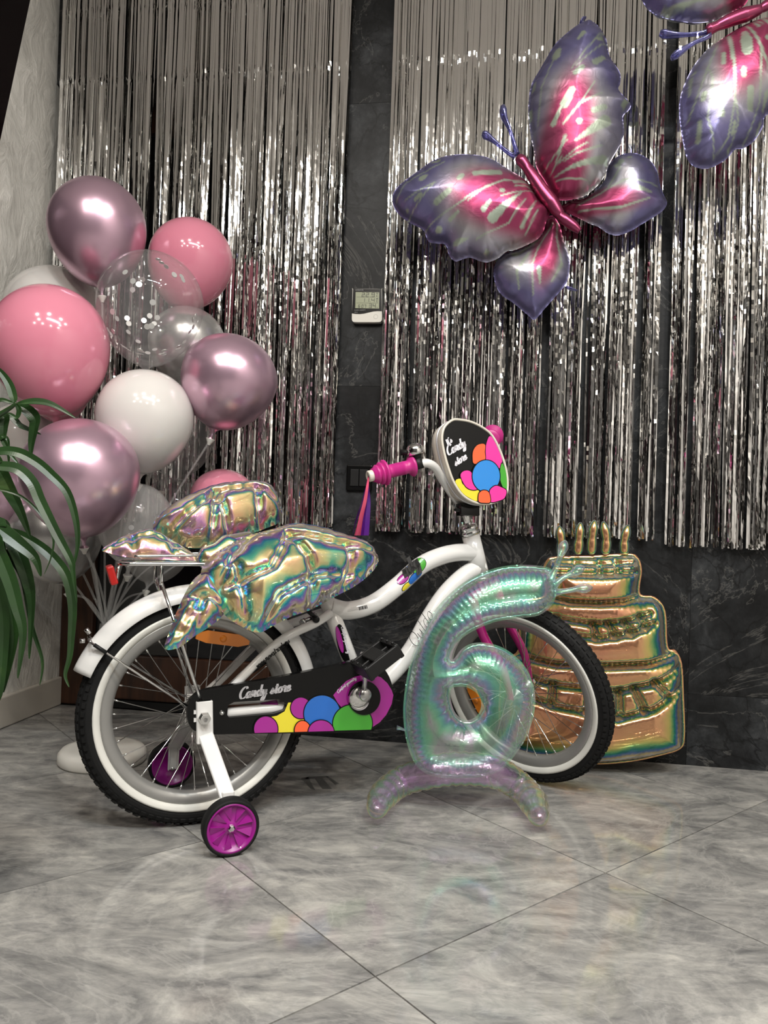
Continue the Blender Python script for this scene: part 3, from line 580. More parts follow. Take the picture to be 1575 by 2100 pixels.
balloon(112, 648, 102, 2.28, B['b_white'], 'white balloon behind the big pink balloon by the wall', 102)
balloon(103, 716, 121, 1.93, B['b_pink'], 'largest pink balloon at the left edge of the cluster', 132)
balloon(383, 708, 80, 2.25, B['b_silver'], 'silver chrome balloon half hidden behind the upper clear balloon', 80)
balloon(469, 781, 101, 2.06, B['b_mauve'], 'mauve chrome balloon at the right of the cluster, above the white one', 97, (.1, 0))
balloon(297, 861, 101, 2.0, B['b_white'], 'white balloon in front, in the middle of the cluster', 105)
balloon(165, 977, 121, 1.84, B['b_mauve'], 'mauve chrome balloon in front at the lower left', 121)
balloon(350, 893, 92, 2.28, B['b_clear'], 'clear confetti balloon behind the white balloon in front', 92, nconf=14, seed=5)
balloon(457, 1032, 72, 2.2, B['b_pink'], 'small pink balloon showing above the iridescent wing', 72)
balloon(276, 1072, 78, 2.02, B['b_milky'], 'milky confetti balloon above the luggage rack', 84, nconf=16, seed=6)
balloon(355, 1050, 70, 2.3, B['b_clear'], 'clear confetti balloon behind the far iridescent wing', 72, nconf=14, seed=7)
balloon(115, 1100, 95, 2.1, B['b_silver'], 'silver chrome balloon lowest at the left, behind the leaves', 92)
balloon(120, 800, 64, 2.16, B['b_pink'], 'pink balloon peeping out below the largest pink one', 64)
balloon(50, 905, 80, 2.24, B['b_white'], 'white balloon behind the leaves at the left edge', 80)
balloon(6, 1010, 58, 2.06, B['b_mauve'], 'mauve balloon cut by the left edge behind the leaves', 58)
balloon(320, 1128, 70, 2.4, B['b_milky'], 'milky balloon lowest, just under the luggage rack', 66)

# ------------------------------------------------------------------ lettering
GL = {  # cursive pen strokes, x-height 1
 'C': ([[(1.25, 1.55), (1.15, 1.85), (.8, 1.9), (.35, 1.5), (.12, .8), (.3, .12), (.75, 0), (1.3, .35)]], 1.2),
 'a': ([[(.72, .85), (.4, .98), (.1, .6), (.15, .1), (.4, .02), (.7, .6), (.76, .95)], [(.74, .95), (.66, .3), (.78, .02), (1.05, .25)]], .95),
 'n': ([[(.05, .9), (.16, .95), (.14, .05)], [(.14, .5), (.4, .95), (.62, .9), (.6, .25), (.72, .02), (.98, .25)]], .9),
 'd': ([[(.72, .85), (.4, .98), (.1, .6), (.15, .1), (.4, .02), (.72, .6)], [(.82, 1.9), (.68, .3), (.8, .02), (1.05, .25)]], .97),
 'y': ([[(.05, .9), (.16, .9), (.14, .3), (.35, .05), (.6, .4), (.72, .95)], [(.72, .95), (.66, 0), (.45, -.75), (.1, -.75), (.2, -.35), (.95, .25)]], 1.0),
 's': ([[(.0, .1), (.45, .95), (.42, .8), (.6, .35), (.4, .02), (.1, .12)], [(.4, .03), (.8, .25)]], .75),
 't': ([[(.4, 1.6), (.25, .3), (.38, .02), (.7, .25)], [(.05, 1.15), (.7, 1.2)]], .62),
 'o': ([[(.45, .97), (.12, .65), (.15, .12), (.45, .02), (.72, .4), (.62, .88), (.4, .95)], [(.6, .8), (.95, .75)]], .88),
 'r': ([[(.05, .75), (.22, 1.05), (.3, .85), (.55, .9), (.42, .3), (.52, .02), (.8, .25)]], .72),
 'e': ([[(.05, .35), (.5, .55), (.55, .88), (.35, .97), (.1, .6), (.15, .12), (.4, .02), (.85, .35)]], .8),
 'm': ([[(.05, .9), (.15, .05)], [(.15, .5), (.35, .95), (.48, .85), (.45, .05)], [(.45, .5), (.68, .95), (.8, .85), (.78, .15), (.95, .1)]], 1.05),
 'f': ([[(.6, 1.6), (.4, 1.7), (.25, .8), (.2, -.5)], [(.05, .9), (.55, .95)]], .6),
 'g': ([[(.7, .85), (.4, .98), (.12, .6), (.2, .1), (.6, .4), (.72, .95), (.66, -.3), (.4, -.75), (.1, -.6)]], .85),
 'w': ([[(.05, .9), (.18, .1), (.3, .05), (.48, .8), (.5, .1), (.65, .05), (.9, .95)]], 1.0),
 'v': ([[(.05, .9), (.25, .05), (.6, .95)]], .7), 'k': ([[(.1, 1.7), (.12, .02)], [(.6, .9), (.15, .45), (.65, .02)]], .75),
 'u': ([[(.1, .9), (.14, .15), (.4, .03), (.62, .5), (.65, .92)], [(.65, .9), (.68, .05)]], .85), 'c': ([[(.65, .8), (.4, .97), (.1, .55), (.2, .08), (.65, .2)]], .75),
 '.': ([[(.1, .06), (.16, .02)]], .35), ' ': ([], .55), 'I': ([[(.4, 1.8), (.2, .02)]], .5), "'": ([[(.25, 1.8), (.2, 1.5)]], .3), 'i': ([[(.15, .9), (.12, .1), (.3, .05)], [(.2, 1.35), (.21, 1.3)]], .4),
 'h': ([[(.2, 1.8), (.1, .02)], [(.12, .5), (.4, .95), (.6, .8), (.6, .05)]], .85), 'S': ([[(1.0, 1.6), (.6, 1.9), (.2, 1.5), (.8, .8), (.6, .1), (.1, .2)]], 1.05), 'O': ([[(.7, 1.9), (.2, 1.4), (.15, .5), (.6, 0), (1.1, .6), (1.1, 1.5), (.7, 1.9)]], 1.3), 'b': ([[(.2, 1.8), (.1, .1), (.5, .02), (.7, .5), (.4, .95), (.14, .5)]], .85)}
def script_text(txt, xh, pen=.14, shear=.25):
    """quads for a cursive word in metres, x-height xh"""
    V, Fc, x = [], [], 0
    for ch in txt:
        st_, adv = GL[ch]
        for s in st_:
            p = smoothline(s, 6); d = np.gradient(p, axis=0); d /= np.linalg.norm(d, axis=1)[:, None]+1e-9
            wd = pen*(.45+.85*np.abs(d[:, 1])); nn = np.stack([-d[:, 1], d[:, 0]], 1)
            nn = np.where(np.abs(d[:, 1:2]) > .2, nn, nn*.9)
            L_, R_ = p+nn*wd[:, None], p-nn*wd[:, None]; b = len(V)
            for a, c in zip(L_, R_): V += [(a[0]+x, a[1]), (c[0]+x, c[1])]
            Fc += [(b+2*i, b+2*i+1, b+2*i+3, b+2*i+2) for i in range(len(p)-1)]
        x += adv
    V = np.array(V); V[:, 0] += shear*V[:, 1]
    return V*xh, Fc, x*xh
def letter(name, txt, o, ex, en, length, mt, parent, frame, pen=.14, shear=.25, lift=.0012, up=None, arc=0):
    V, Fc, L_ = script_text(txt, 1, pen, shear); k = length/L_; V = V*k
    ex = ex/np.linalg.norm(ex); ey = np.cross(en, ex); ey /= np.linalg.norm(ey)
    if up is not None and ey @ up < 0: ey = -ey
    if arc:
        R_ = length/arc; th = V[:, 0]/R_-arc/2; rr = R_+V[:, 1]; X = rr*np.sin(th)+length/2; Y = rr*np.cos(th)-R_*math.cos(arc/2); V = np.stack([X, Y], 1)
    return mesh(name, o+np.outer(V[:, 0], ex)+np.outer(V[:, 1], ey)+en*lift, Fc, mt, parent, smooth=False, frame=frame)
def plate(name, outline, o, ex, ey, en, th, mt, parent, frame, holes=(), lift=0):
    outs = [np.asarray(outline)]+[np.asarray(h) for h in holes]; pts = np.vstack(outs); edges = []; n = 0
    for q in outs: edges += [(n+i, n+(i+1) % len(q)) for i in range(len(q))]; n += len(q)
    vo, ed, fa, *_ = delaunay_2d_cdt([Vector(p) for p in pts], edges, [], 0, 1e-8); vo = np.array([(p[0], p[1]) for p in vo]); fa = np.array(fa); c = vo[fa].mean(1); ok = inpoly(c, outs[0])
    for h in outs[1:]: ok &= ~inpoly(c, h)
    fa = fa[ok]; b = o+np.outer(vo[:, 0], ex)+np.outer(vo[:, 1], ey)+en*lift; nv = len(vo)
    F2 = [tuple(x) for x in fa]+[tuple(x[::-1]+nv) for x in fa]+[(a_, b_, b_+nv, a_+nv) for a_, b_ in edges]
    return mesh(name, np.vstack([b, b-en*th]), F2, mt, parent, smooth=False, frame=frame)

# ------------------------------------------------------------------ bicycle
TH, RW = .4093, .255
RH = A(-.4042, 1.7201, RW); FWD = A(math.cos(TH), math.sin(TH), 0); SD = A(math.sin(TH), -math.cos(TH), 0); UZ = A(0, 0, 1)
bike = empty('bicycle', RH-A(0, 0, RW), TH); tag(bike, 'white and magenta child bicycle with training wheels', 'bicycle'); FB = inv(bike)
def Bk(px, py, v=0): return P(px, py, RH+SD*v, SD)
def BL_(u, v, z): return RH+FWD*u+SD*v+A(0, 0, z-RW)
def bm(name, vf, mt, parent=None, smooth=True): return mesh(name, vf[0], vf[1], M[mt], parent or bike, smooth=smooth, frame=FB)
def wheel(name, c, n, up, nsp, valve_ang, refl):
    fwd = np.cross(n, up); fwd /= np.linalg.norm(fwd); upp = np.cross(fwd, n)
    prof = [(.231+.0225*math.cos(t), .0225*math.sin(t)) for t in np.linspace(0, 2*PI, 22, endpoint=False)]
    parts = [lathe(prof, c, n, 90, True)]
    for i in range(84):
        for k, (ps, lat, tg) in enumerate(((-64, .008, .011), (-24, .010, .012), (24, .010, .012), (64, .008, .011))):
            a = 2*PI*(i+.5*(k % 2))/84; e = math.cos(a)*fwd+math.sin(a)*upp; tn = -math.sin(a)*fwd+math.cos(a)*upp; p = math.radians(ps)
            on = math.cos(p)*e+math.sin(p)*n; parts.append(box(c+e*.231+on*.0232, (tg, lat, .0036), (tn, np.cross(tn, on), on)))
    t = bm(name, cat_(parts), 'rubber', smooth=False)
    for s in (1, -1): bm('whitewall', lathe([(.2225, .0232*s), (.218, .0236*s), (.2125, .0208*s), (.2072, .0178*s), (.2072, .010*s), (.2225, .014*s)], c, n, 90, True), 'wwall', t)
    bm('rim', lathe([(.2078, .0165), (.202, .0172), (.187, .0125), (.181, .005), (.181, -.005), (.187, -.0125), (.202, -.0172), (.2078, -.0165)], c, n, 90, True), 'rim', t)
    bm('hub', lathe([(0, -.045), (.006, -.045), (.006, -.034), (.024, -.033), (.024, -.028), (.014, -.024), (.013, .024), (.024, .028), (.024, .033), (.006, .034), (.006, .045), (0, .045)], c, n, 24), 'steel', t)
    for i in range(nsp):
        a = 2*PI*i/nsp; s = 1 if i % 2 else -1; of = math.radians(55)*(1 if (i//2) % 2 else -1)
        e = math.cos(a)*fwd+math.sin(a)*upp; e2 = math.cos(a+of)*fwd+math.sin(a+of)*upp
        p0, p1 = c+e2*.022+n*.030*s, c+e*.182+n*.002*s
        bm('spoke', tube([p0, p0+(p1-p0)*.94, p0+(p1-p0)*.945, p1], [.00105, .00105, .0021, .0021], 6), 'chrome', t)
    a = math.radians(valve_ang); e = math.cos(a)*fwd+math.sin(a)*upp; bm('valve', tube([c+e*.182, c+e*.162, c+e*.160, c+e*.145], [.003, .003, .0045, .0045], 8), 'matblack', t)
    if refl:
        pc, wx, hz = refl; dx = wx[0]/np.linalg.norm(wx[0]); hh = np.cross(dx, n)
        ol = [(-wx[1]/2, -.004), (-wx[1]*.3, -hz/2), (wx[1]*.3, -hz/2), (wx[1]/2, -.006), (wx[1]/2, .006), (wx[1]*.3, hz/2), (-wx[1]*.3, hz/2), (-wx[1]/2, .008)]
        ro = plate('wheel_reflector', ol, pc, dx, hh, n, .007, M['amber'], t, FB)
        ro2 = bm('reflector_boss', lathe([(0, .003), (.006, .003), (.008, 0), (.006, -.008)], pc, n, 16), 'amber', t)
    return t
rp = Bk(458, 1310, .012); wheel('rear_wheel', RH, SD, UZ, 36, 148, (rp, (Bk(505, 1316, .012)-Bk(411, 1304, .012), .122), .028))
# steering assembly
HA = math.radians(72); AX = -math.cos(HA)*FWD+math.sin(HA)*UZ; PERP = math.sin(HA)*FWD+math.cos(HA)*UZ
FN = A(-.6116, -.7407, -.2781); FN /= np.linalg.norm(FN); FP = A(.3780, 2.0251, .2505); PF = np.cross(AX, FN); PF /= np.linalg.norm(PF)
PIV = A(.3521, 2.0482, .2442)
def St(px, py, s): return P(px, py, PIV+FN*s, FN)
fr_p = FP-PF*.07*0
rq = P(976, 1437, FP, FN); wheel('front_wheel', FP, FN, AX, 36, 24, (rq, (P(986, 1462, FP, FN)-P(966, 1420, FP, FN), .10), .026))
# frame: one welded part
TT = smoothline([Bk(676, 1244), Bk(715, 1252), Bk(765, 1238), Bk(815, 1202), Bk(860, 1162), Bk(900, 1142), Bk(940, 1133), Bk(980, 1134)], 8)
DT = smoothline([Bk(990, 1160), Bk(955, 1178), Bk(915, 1217), Bk(880, 1268), Bk(845, 1330), Bk(800, 1385), Bk(745, 1424)], 8)
BBc = Bk(745, 1424); HT0, HT1 = PIV+AX*.325, PIV+AX*.440
STt = Bk(655, 1188); drop = BL_(.0, 0, RW)
parts = [tube(TT, [.0225, .023, .023, .0225], 16), tube(DT, [.0225, .023, .022, .021], 16), tube([HT0, HT1], .0235, 20), tube([Bk(662, 1210), BBc], .0195, 16), tube([BBc+SD*.036, BBc-SD*.036], .022, 20)]
for s in (1, -1):
    v0 = .052*s
    parts.append(tube(smoothline([Bk(672, 1256, 0)+SD*.016*s, Bk(645, 1276, .03)+SD*(v0*.75-.03), BL_(.165, v0, .405), BL_(.06, v0*1.02, .305), BL_(.0, v0*1.08, RW)], 8), [.011, .0105, .0098, .009], 12))
    parts.append(tube([BBc+SD*.02*s, BBc-FWD*.09+SD*v0*.8-UZ*.004, BL_(.0, v0*1.15, RW)], [.014, .013, .011], 12))
    parts.append(box(BL_(.0, v0*1.15, RW), (.035, .005, .04), (FWD, SD, UZ)))
fo = bm('frame', cat_(parts), 'white')
# frame decals
def on_tube(px, py, c0, c1, r): return None
TTm = np.array(TT); 
def tt_at(px):                             # point and direction on the top tube below pixel column px
    q = [787.5+F*((p-CAM) @ CR)/((p-CAM) @ FW) for p in TTm]; i = int(np.argmin(np.abs(np.array(q)-px))); d = TTm[min(i+1, len(TTm)-1)]-TTm[max(i-1, 0)]; return TTm[i], d/np.linalg.norm(d)
def wrap_patch(name, p, d, r, u0, u1, a0, a1, mt, parent, ell=False, lift=.0006):
    sdv = SD; up = np.cross(sdv, d); up = up if up[2] > 0 else -up; V = []; nu, na = 14, 10
    for i in range(nu+1):
        for j in range(na+1):
            x, y = i/nu*2-1, j/na*2-1
            if ell:
                x, y = x*math.sqrt(1-y*y/2), y*math.sqrt(1-x*x/2)
            u = (u0+u1)/2+x*(u1-u0)/2; a = (a0+a1)/2+y*(a1-a0)/2
            V.append(p+d*u+(r+lift)*(math.cos(a)*sdv+math.sin(a)*up))
    Fc = [(i*(na+1)+j, (i+1)*(na+1)+j, (i+1)*(na+1)+j+1, i*(na+1)+j+1) for i in range(nu) for j in range(na)]
    return mesh(name, V, Fc, M[mt], parent, frame=FB)
p, d = tt_at(838)
for u0, u1, a0, a1, c in ((-.040, -.004, .15, 1.0, 'p_mag'), (-.010, .028, .45, 1.35, 'p_blue'), (.008, .052, -.25, 1.2, 'p_green'), (-.018, .026, -.75, .15, 'p_blue'), (-.042, -.014, -.65, -.05, 'p_yel')):
    wrap_patch('decal_edge', p, d, .0229, u0-.0016, u1+.0016, a0-.07, a1+.07, 'p_ink', fo, True, .0004+.0002*(u0 > -.03)); wrap_patch('decal', p, d, .0229, u0, u1, a0, a1, c, fo, True, .0009+.0002*(u0 > -.03))
up = np.cross(SD, d); up = up if up[2] > 0 else -up
letter('lettering', 'ndy', p-d*.016+(SD*.92+up*.38)*.0255, d, SD*.92+up*.38, .052, M['p_ink'], fo, FB, .22, .3, 0, UZ)
p, d = tt_at(735)
for k in range(9): wrap_patch('barcode_bar', p, d, .0229, -.004+k*.0026, -.004+k*.0026+(.0011 if k % 3 else .0018), .05, .42, 'p_ink', fo)
for k in range(4): wrap_patch('fine_print', p, d, .0229, -.034, -.008 if k % 2 else .0, .16+.11*k, .19+.11*k, 'grey', fo)
SA, SB = Bk(690, 1283, 0), Bk(706, 1350, 0); sdn = (SB-SA)/np.linalg.norm(SB-SA)
wrap_patch('decal', (SA+SB)/2, sdn, .0196, -.048, .05, -.75, .75, 'p_ink', fo, True, .0004); wrap_patch('decal', (SA+SB)/2, sdn, .0196, -.045, .022, -.62, -.02, 'p_mag', fo, True, .0009)
SAu = np.cross(SD, sdn); letter('lettering', 'Comfort geometry', SA+SD*.0205+FWD*.004+sdn*.0, sdn, SD, .068, M['p_white'], fo, FB, .12, .15, .0006)
l0 = Bk(525, 1368, .06); l1 = Bk(590, 1316, .06); letter('lettering', 'www.novatrack.ru', BL_(0, 0, 0)*0+l0+SD*.012, l1-l0, SD, np.linalg.norm(l1-l0)*1.02, M['p_ink'], fo, FB, .12, .15, .002, UZ)
p = Bk(846, 1328, 0); q_ = Bk(880, 1262, 0); letter('lettering', 'Outdo', p+SD*.024, q_-p, SD, np.linalg.norm(q_-p)*1.05, M['p_ink'], fo, FB, .03, .3, .0)
# headset, stem, fork
bm('headset_cup', lathe([(.0, .0), (.026, .0), (.027, .006), (.022, .012), (.025, .014), (.022, .024), (.014, .028), (0, .028)], HT1, AX, 28), 'chrome'); bm('headset_cup', lathe([(0, 0), (.026, 0), (.026, -.008), (.02, -.014), (0, -.014)], HT0, AX, 28), 'chrome')
SC = PIV+AX*.545; bm('stem', cat_([tube([HT1, SC-AX*.01], .011, 16), tube([SC-AX*.03, SC-AX*.012, SC+AX*.012], [.014, .016, .016], 16), tube([SC-FN*.022+PF*.025, SC+FN*.022+PF*.025], .019, 16), tube([SC, SC+PF*.025], .014, 12)]), 'chrome')
crown = PIV+AX*.285
fk = [tube([HT0, crown], .016, 16), tube([crown+FN*.062, crown-FN*.062], [.014, .017, .017, .014], 14)]
for s in (1, -1): fk.append(tube(smoothline([crown+FN*.058*s, crown-AX*.10+FN*.060*s+PF*.004, FP+AX*.09+FN*.056*s, FP+FN*.052*s], 6), [.0165, .0155, .014, .010], 14, flat=.8))
fko = bm('fork', cat_(fk), 'fork')
for s in (1, -1): bm('axle_nut', lathe([(0, -.005), (.009, -.005), (.009, .006), (.005, .01), (0, .01)], FP+FN*.060*s, FN*s, 6), 'chrome', fko, False)
# handlebar
hb = [St(963, 1042, .02), St(945, 1034, .035), St(925, 1010, .065), St(905, 980, .10), St(893, 960, .125), St(880, 951, .145), St(866, 950, .16), St(846, 956, .18)]
ge = St(764, 975, .275); hb.append(ge)
cen = SC+PF*.025
half = [cen]+hb
mir = [p_-2*FN*((p_-cen) @ FN) for p_ in half]
bar = smoothline(list(reversed(mir))[:-1]+half, 8); hbo = bm('handlebar', tube(bar, .0108, 14), 'white')
def grip(a, b):
    d = b-a; L_ = np.linalg.norm(d); d = d/L_
    prof = [(.0108, 0), (.024, .001), (.026, .004), (.024, .008), (.0165, .012), (.0155, .02)]+[x for k in range(6) for x in ((.0165, .026+k*(L_-.07)/6), (.0152, .032+k*(L_-.07)/6))]
    for k in range(3): q0 = L_-.034+k*.010; prof += [(.0175, q0-.002), (.030-.004*k, q0), (.031-.004*k, q0+.003), (.0285-.004*k, q0+.006), (.0175, q0+.0075)]
    prof += [(.016, L_), (0, L_)]
    return lathe(prof, a, d, 30), d
ga = St(848, 955, .178); g1, gd = grip(ga, ge); go = bm('grip', g1, 'pinkgrip', hbo); g2, _ = grip(ga-2*FN*((ga-cen) @ FN), ge-2*FN*((ge-cen) @ FN)); bm('grip', g2, 'pinkgrip', hbo)
bm('grip_plug', lathe([(.011, -.006), (.0135, 0), (.0135, .010), (.010, .013), (.009, .004), (0, .004)], ge, gd, 22), 'vinyl', hbo)
for k, (x, c) in enumerate(((-8, 'purple'), (-3, 'hotpink'), (4, 'hotpink'), (9, 'purple'), (14, 'purple'), (0, 'hotpink'))):
    top = ge+gd*.01; x0, y0 = 757, 978; pts = [top]+[St(a_, b_, .285+.004*(k-3)) for a_, b_ in ((x0-4+x*.15, 1000), (748+x*.6, 1030), (740+x*1.0, 1062), (733+x*1.3, 1098))]
    pl = smoothline(pts, 8); n_ = len(pl); wv = np.linspace(.002, .0065, n_); dirs = [math.cos(.5*k+i*.05)*CR+math.sin(.5*k+i*.05)*FW for i in range(n_)]
    V = [];
    for i in range(n_): V += [pl[i]-dirs[i]*wv[i], pl[i]+dirs[i]*wv[i]]
    o = mesh('streamer', V, [(2*i, 2*i+1, 2*i+3, 2*i+2) for i in range(n_-1)], M[c], hbo, frame=FB)
bc = St(857, 948, .17)+AX*.012
beo = bm('bell', lathe([(0, .034), (.008, .034), (.015, .031), (.0205, .024), (.0215, .012), (.0205, .008), (0, .008)], bc, AX, 32), 'chrome', hbo)
bm('bell_base', cat_([lathe([(0, .009), (.014, .008), (.012, .0), (.008, -.008), (0, -.008)], bc, AX, 20), tube([bc-AX*.028, bc-AX*.003], .012, 12), tube([bc+AX*.012, bc+AX*.012-CR*.035], [.005, .007], 8)]), 'matblack', hbo)
# saddle, seatpost
sp0 = Bk(662, 1210); spd = (sp0-BBc)/np.linalg.norm(sp0-BBc); SPT = sp0+spd*.055
bm('seatpost', tube([sp0-spd*.05, SPT], .0125, 14), 'chrome')
sad = []; N_ = 18
for i in range(N_):
    t = i/(N_-1); u = -.15+.25*t; hw = .075*(1-t**1.5)+.022*t if t < .98 else .01
    for j in range(14): a = 2*PI*j/14; sad.append(SPT+FWD*u+SD*hw*math.cos(a)+UZ*(.02+(.022*math.sin(a))*(1-.3*t)))
sf = [(i*14+j, i*14+(j+1) % 14, (i+1)*14+(j+1) % 14, (i+1)*14+j) for i in range(N_-1) for j in range(14)]+[tuple(range(14)), tuple((N_-1)*14+j for j in range(14))]
bm('saddle', (np.array(sad), sf), 'mag')
# fender
def loc(p): d = p-RH; return d @ FWD, d[2]
a0 = math.atan2(*loc(Bk(165, 1378, 0))[::-1]); a1 = math.atan2(*loc(Bk(652, 1372, 0))[::-1]); Fv, na, nl = [], 60, 9
for i in range(na+1):
    a = (a0 % (2*PI))+((a1 % (2*PI))-(a0 % (2*PI)))*i/na
    for j in range(nl):
        l = (j/(nl-1)*2-1); rr = .279-.034*abs(l)**2.2
        Fv.append(RH+rr*(math.cos(a)*FWD+math.sin(a)*UZ)+SD*l*.0335)
Ff = [(i*nl+j, (i+1)*nl+j, (i+1)*nl+j+1, i*nl+j+1) for i in range(na) for j in range(nl-1)]
fe = bm('rear_fender', (np.array(Fv), Ff), 'white'); so = fe.modifiers.new('thickness', 'SOLIDIFY'); so.thickness = .0018
fp_ = Bk(184, 1312, 0)
for s in (1, -1):
    q0, q1 = BL_(.0, .072*s, RW), fp_+SD*.034*s; bm('fender_stay', tube([q0, q0+(q1-q0)*.88, q1], .0026, 8), 'chrome', fe); bm('stay_sleeve', tube([q0+(q1-q0)*.86, q0+(q1-q0)*.97], .0042, 8), 'matblack', fe)
bm('stay_bracket', cat_([tube([fp_-SD*.036, fp_+SD*.036], .004, 8), tube([fp_+UZ*.012-SD*.008, fp_+UZ*.022-FWD*.008-SD*.008], .005, 8), tube([fp_+SD*.012-FWD*.01, fp_-FWD*.02+SD*.012], .005, 8)]), 'chrome', fe)
# luggage rack
rz = Bk(330, 1156, .05)[2]; u0 = loc(Bk(246, 1150, .05))[0]; u1 = u0+.33
rails = [tube(smoothline([BL_(u1, .03*s, rz+.002), BL_(u1-.06, .052*s, rz), BL_(u0+.06, .056*s, rz), BL_(u0+.01, .045*s, rz-.001), BL_(u0, 0, rz-.002)], 8), .0042, 10) for s in (1, -1)]
rails += [tube([BL_(u0+.01, .018*s, rz), BL_(u1, .016*s, rz)], .0032, 8) for s in (1, -1)]+[tube([BL_(u0+.035+k*.075, -.055, rz), BL_(u0+.035+k*.075, .055, rz)], .0032, 8) for k in range(4)]
ra = bm('luggage_rack', cat_(rails), 'chrome')
bm('rack_spring', tube(smoothline([BL_(u0+.03, .03, rz+.014), BL_(u0+.16, .036, rz+.018), BL_(u0+.24, 0, rz+.02), BL_(u0+.16, -.036, rz+.018), BL_(u0+.03, -.03, rz+.014)], 8), .003, 8), 'chrome', ra)
for s in (1, -1):
    q0 = BL_(loc(Bk(332, 1165, .055))[0], .054*s, rz); q1 = q0-UZ*.045; q2 = BL_(.004, .074*s, RW+.005)
    bm('rack_strut', cat_([tube([q0, q0-UZ*.01, q1], [.004, .0075, .0075], 10, flat=.4), tube([q1+UZ*.005, q2], .0038, 10)]), 'chrome', ra)
rr0 = BL_(u0-.012, 0, rz-.028); bevel(bm('rear_reflector', box(rr0, (.016, .05, .042), (FWD*.95+UZ*.3, SD, UZ*.95-FWD*.3)), 'red', ra, False), .004, 2); bm('reflector_bracket', tube([BL_(u0+.004, 0, rz), BL_(u0-.004, 0, rz-.045)], .004, 8), 'chrome', ra)
# chain guard with its print
GV = .0735; GO = Bk(600, 1440, GV)
def G2(px, py): p = Bk(px, py, GV)-GO; return (p @ FWD, p @ UZ)
gout = smoothline([G2(*q) for q in [(384, 1466), (388, 1440), (412, 1418), (470, 1406), (560, 1391), (660, 1371), (738, 1353), (764, 1355), (783, 1366), (800, 1392), (808, 1430), (799, 1462), (780, 1486), (750, 1500), (700, 1503), (600, 1504), (500, 1505), (430, 1506), (400, 1499), (388, 1486)]], 5, True)
slot = [G2(*q) for q in [(468, 1446), (480, 1440), (570, 1434), (584, 1438), (588, 1447), (582, 1457), (560, 1464), (470, 1472), (466, 1466)]]
gd_ = plate('chain_guard', gout, GO, FWD, UZ, SD, .016, M['black'], bike, FB, [slot])
g4 = lambda x, y: (470+x/4.5, 1370+y/4.5)
def gp(name, pts, mt, layer, parent=None):
    return plate(name, [G2(*g4(*q)) for q in pts], GO, FWD, UZ, SD, .0003, M[mt], parent or gd_, FB, lift=.0004+.0004*layer)
def circ(cx, cy, rx, ry=None, n=40, a0=0, a1=2*PI): ry = ry or rx; return [(cx+rx*math.cos(t), cy+ry*math.sin(t)) for t in np.linspace(a0, a1, n, endpoint=False)]
def below(poly, lines):                    # clip to the guard's lower edge and other straight limits
    for a, b, c in lines:
        poly = clip(poly, a, b, c)
    return poly
bot = [(.028, 1, 607)]
gp('print_field', below([(340, 460), (440, 440), (510, 400), (545, 318), (575, 318), (600, 420), (690, 460), (780, 560), (760, 600), (420, 606), (430, 560)], bot), 'p_yel', 0)
gp('print_ring', [(960, 250), (1010, 190), (1080, 120), (1160, 80), (1230, 62), (1320, 58), (1400, 85), (1460, 140), (1500, 205), (1514, 250), (1500, 330), (1450, 430), (1390, 500), (1320, 546), (1200, 500), (1050, 380), (1000, 320)], 'p_mag', 0)
for i, (cx, cy, rx, ry, c) in enumerate(((660, 368, 92, 96, 'p_mag'), (855, 420, 166, 168, 'p_blue'), (1135, 510, 180, 172, 'p_green'), (335, 560, 108, 116, 'p_mag'), (672, 572, 72, 88, 'p_or'), (842, 590, 118, 112, 'p_mag'))):
    gp('print_outline', below(circ(cx, cy, rx+9, ry+9), bot), 'p_ink', 1+2*i); gp('print_spot', below(circ(cx, cy, rx, ry), [(.028, 1, 602)]), c, 2+2*i)
gp('print_edge', below(circ(1238, 270, 150, 158), bot), 'p_ink', 14)
CK = Bk(*g4(1255, 275), GV)
bm('chainring_cover', lathe([(0, .006), (.020, .006), (.026, .003), (.028, .001), (.026, .0075)], Bk(*g4(1195, 268), GV+.004), SD, 40), 'chrome', gd_)
gp('print_inset', circ(1190, 290, 92, 96), 'p_white', 15); gp('print_inset', circ(1205, 262, 86, 82), 'p_ink', 16)
la, lb_ = Bk(*g4(90, 285), GV), Bk(*g4(585, 205), GV); letter('lettering', 'Candy store', la, lb_-la, SD, np.linalg.norm(lb_-la)*.96, M['p_sil'], gd_, FB, .17, .22, .0008, UZ)
la, lb_ = Bk(*g4(1005, 235), GV), Bk(*g4(1175, 100), GV); letter('lettering', 'Comfort geometry', la, lb_-la, SD, np.linalg.norm(lb_-la), M['p_white'], gd_, FB, .13, .2, .0012, UZ, .35)
bm('chainstay_decal', tube([Bk(535, 1452, .046), Bk(568, 1446, .046)], .0125, 12), 'mag', gd_)
for q in ((455, 1462),): bm('guard_screw', lathe([(0, .006), (.004, .005), (.006, 0)], Bk(*q, GV), SD, 12), 'chrome', gd_)
bm('slot_clip', cat_([box(Bk(406, 1460, GV+.003), (.018, .004, .008), (FWD, SD, UZ)), box(Bk(406, 1476, GV+.003), (.018, .004, .008), (FWD, SD, UZ))]), 'white', gd_, False)
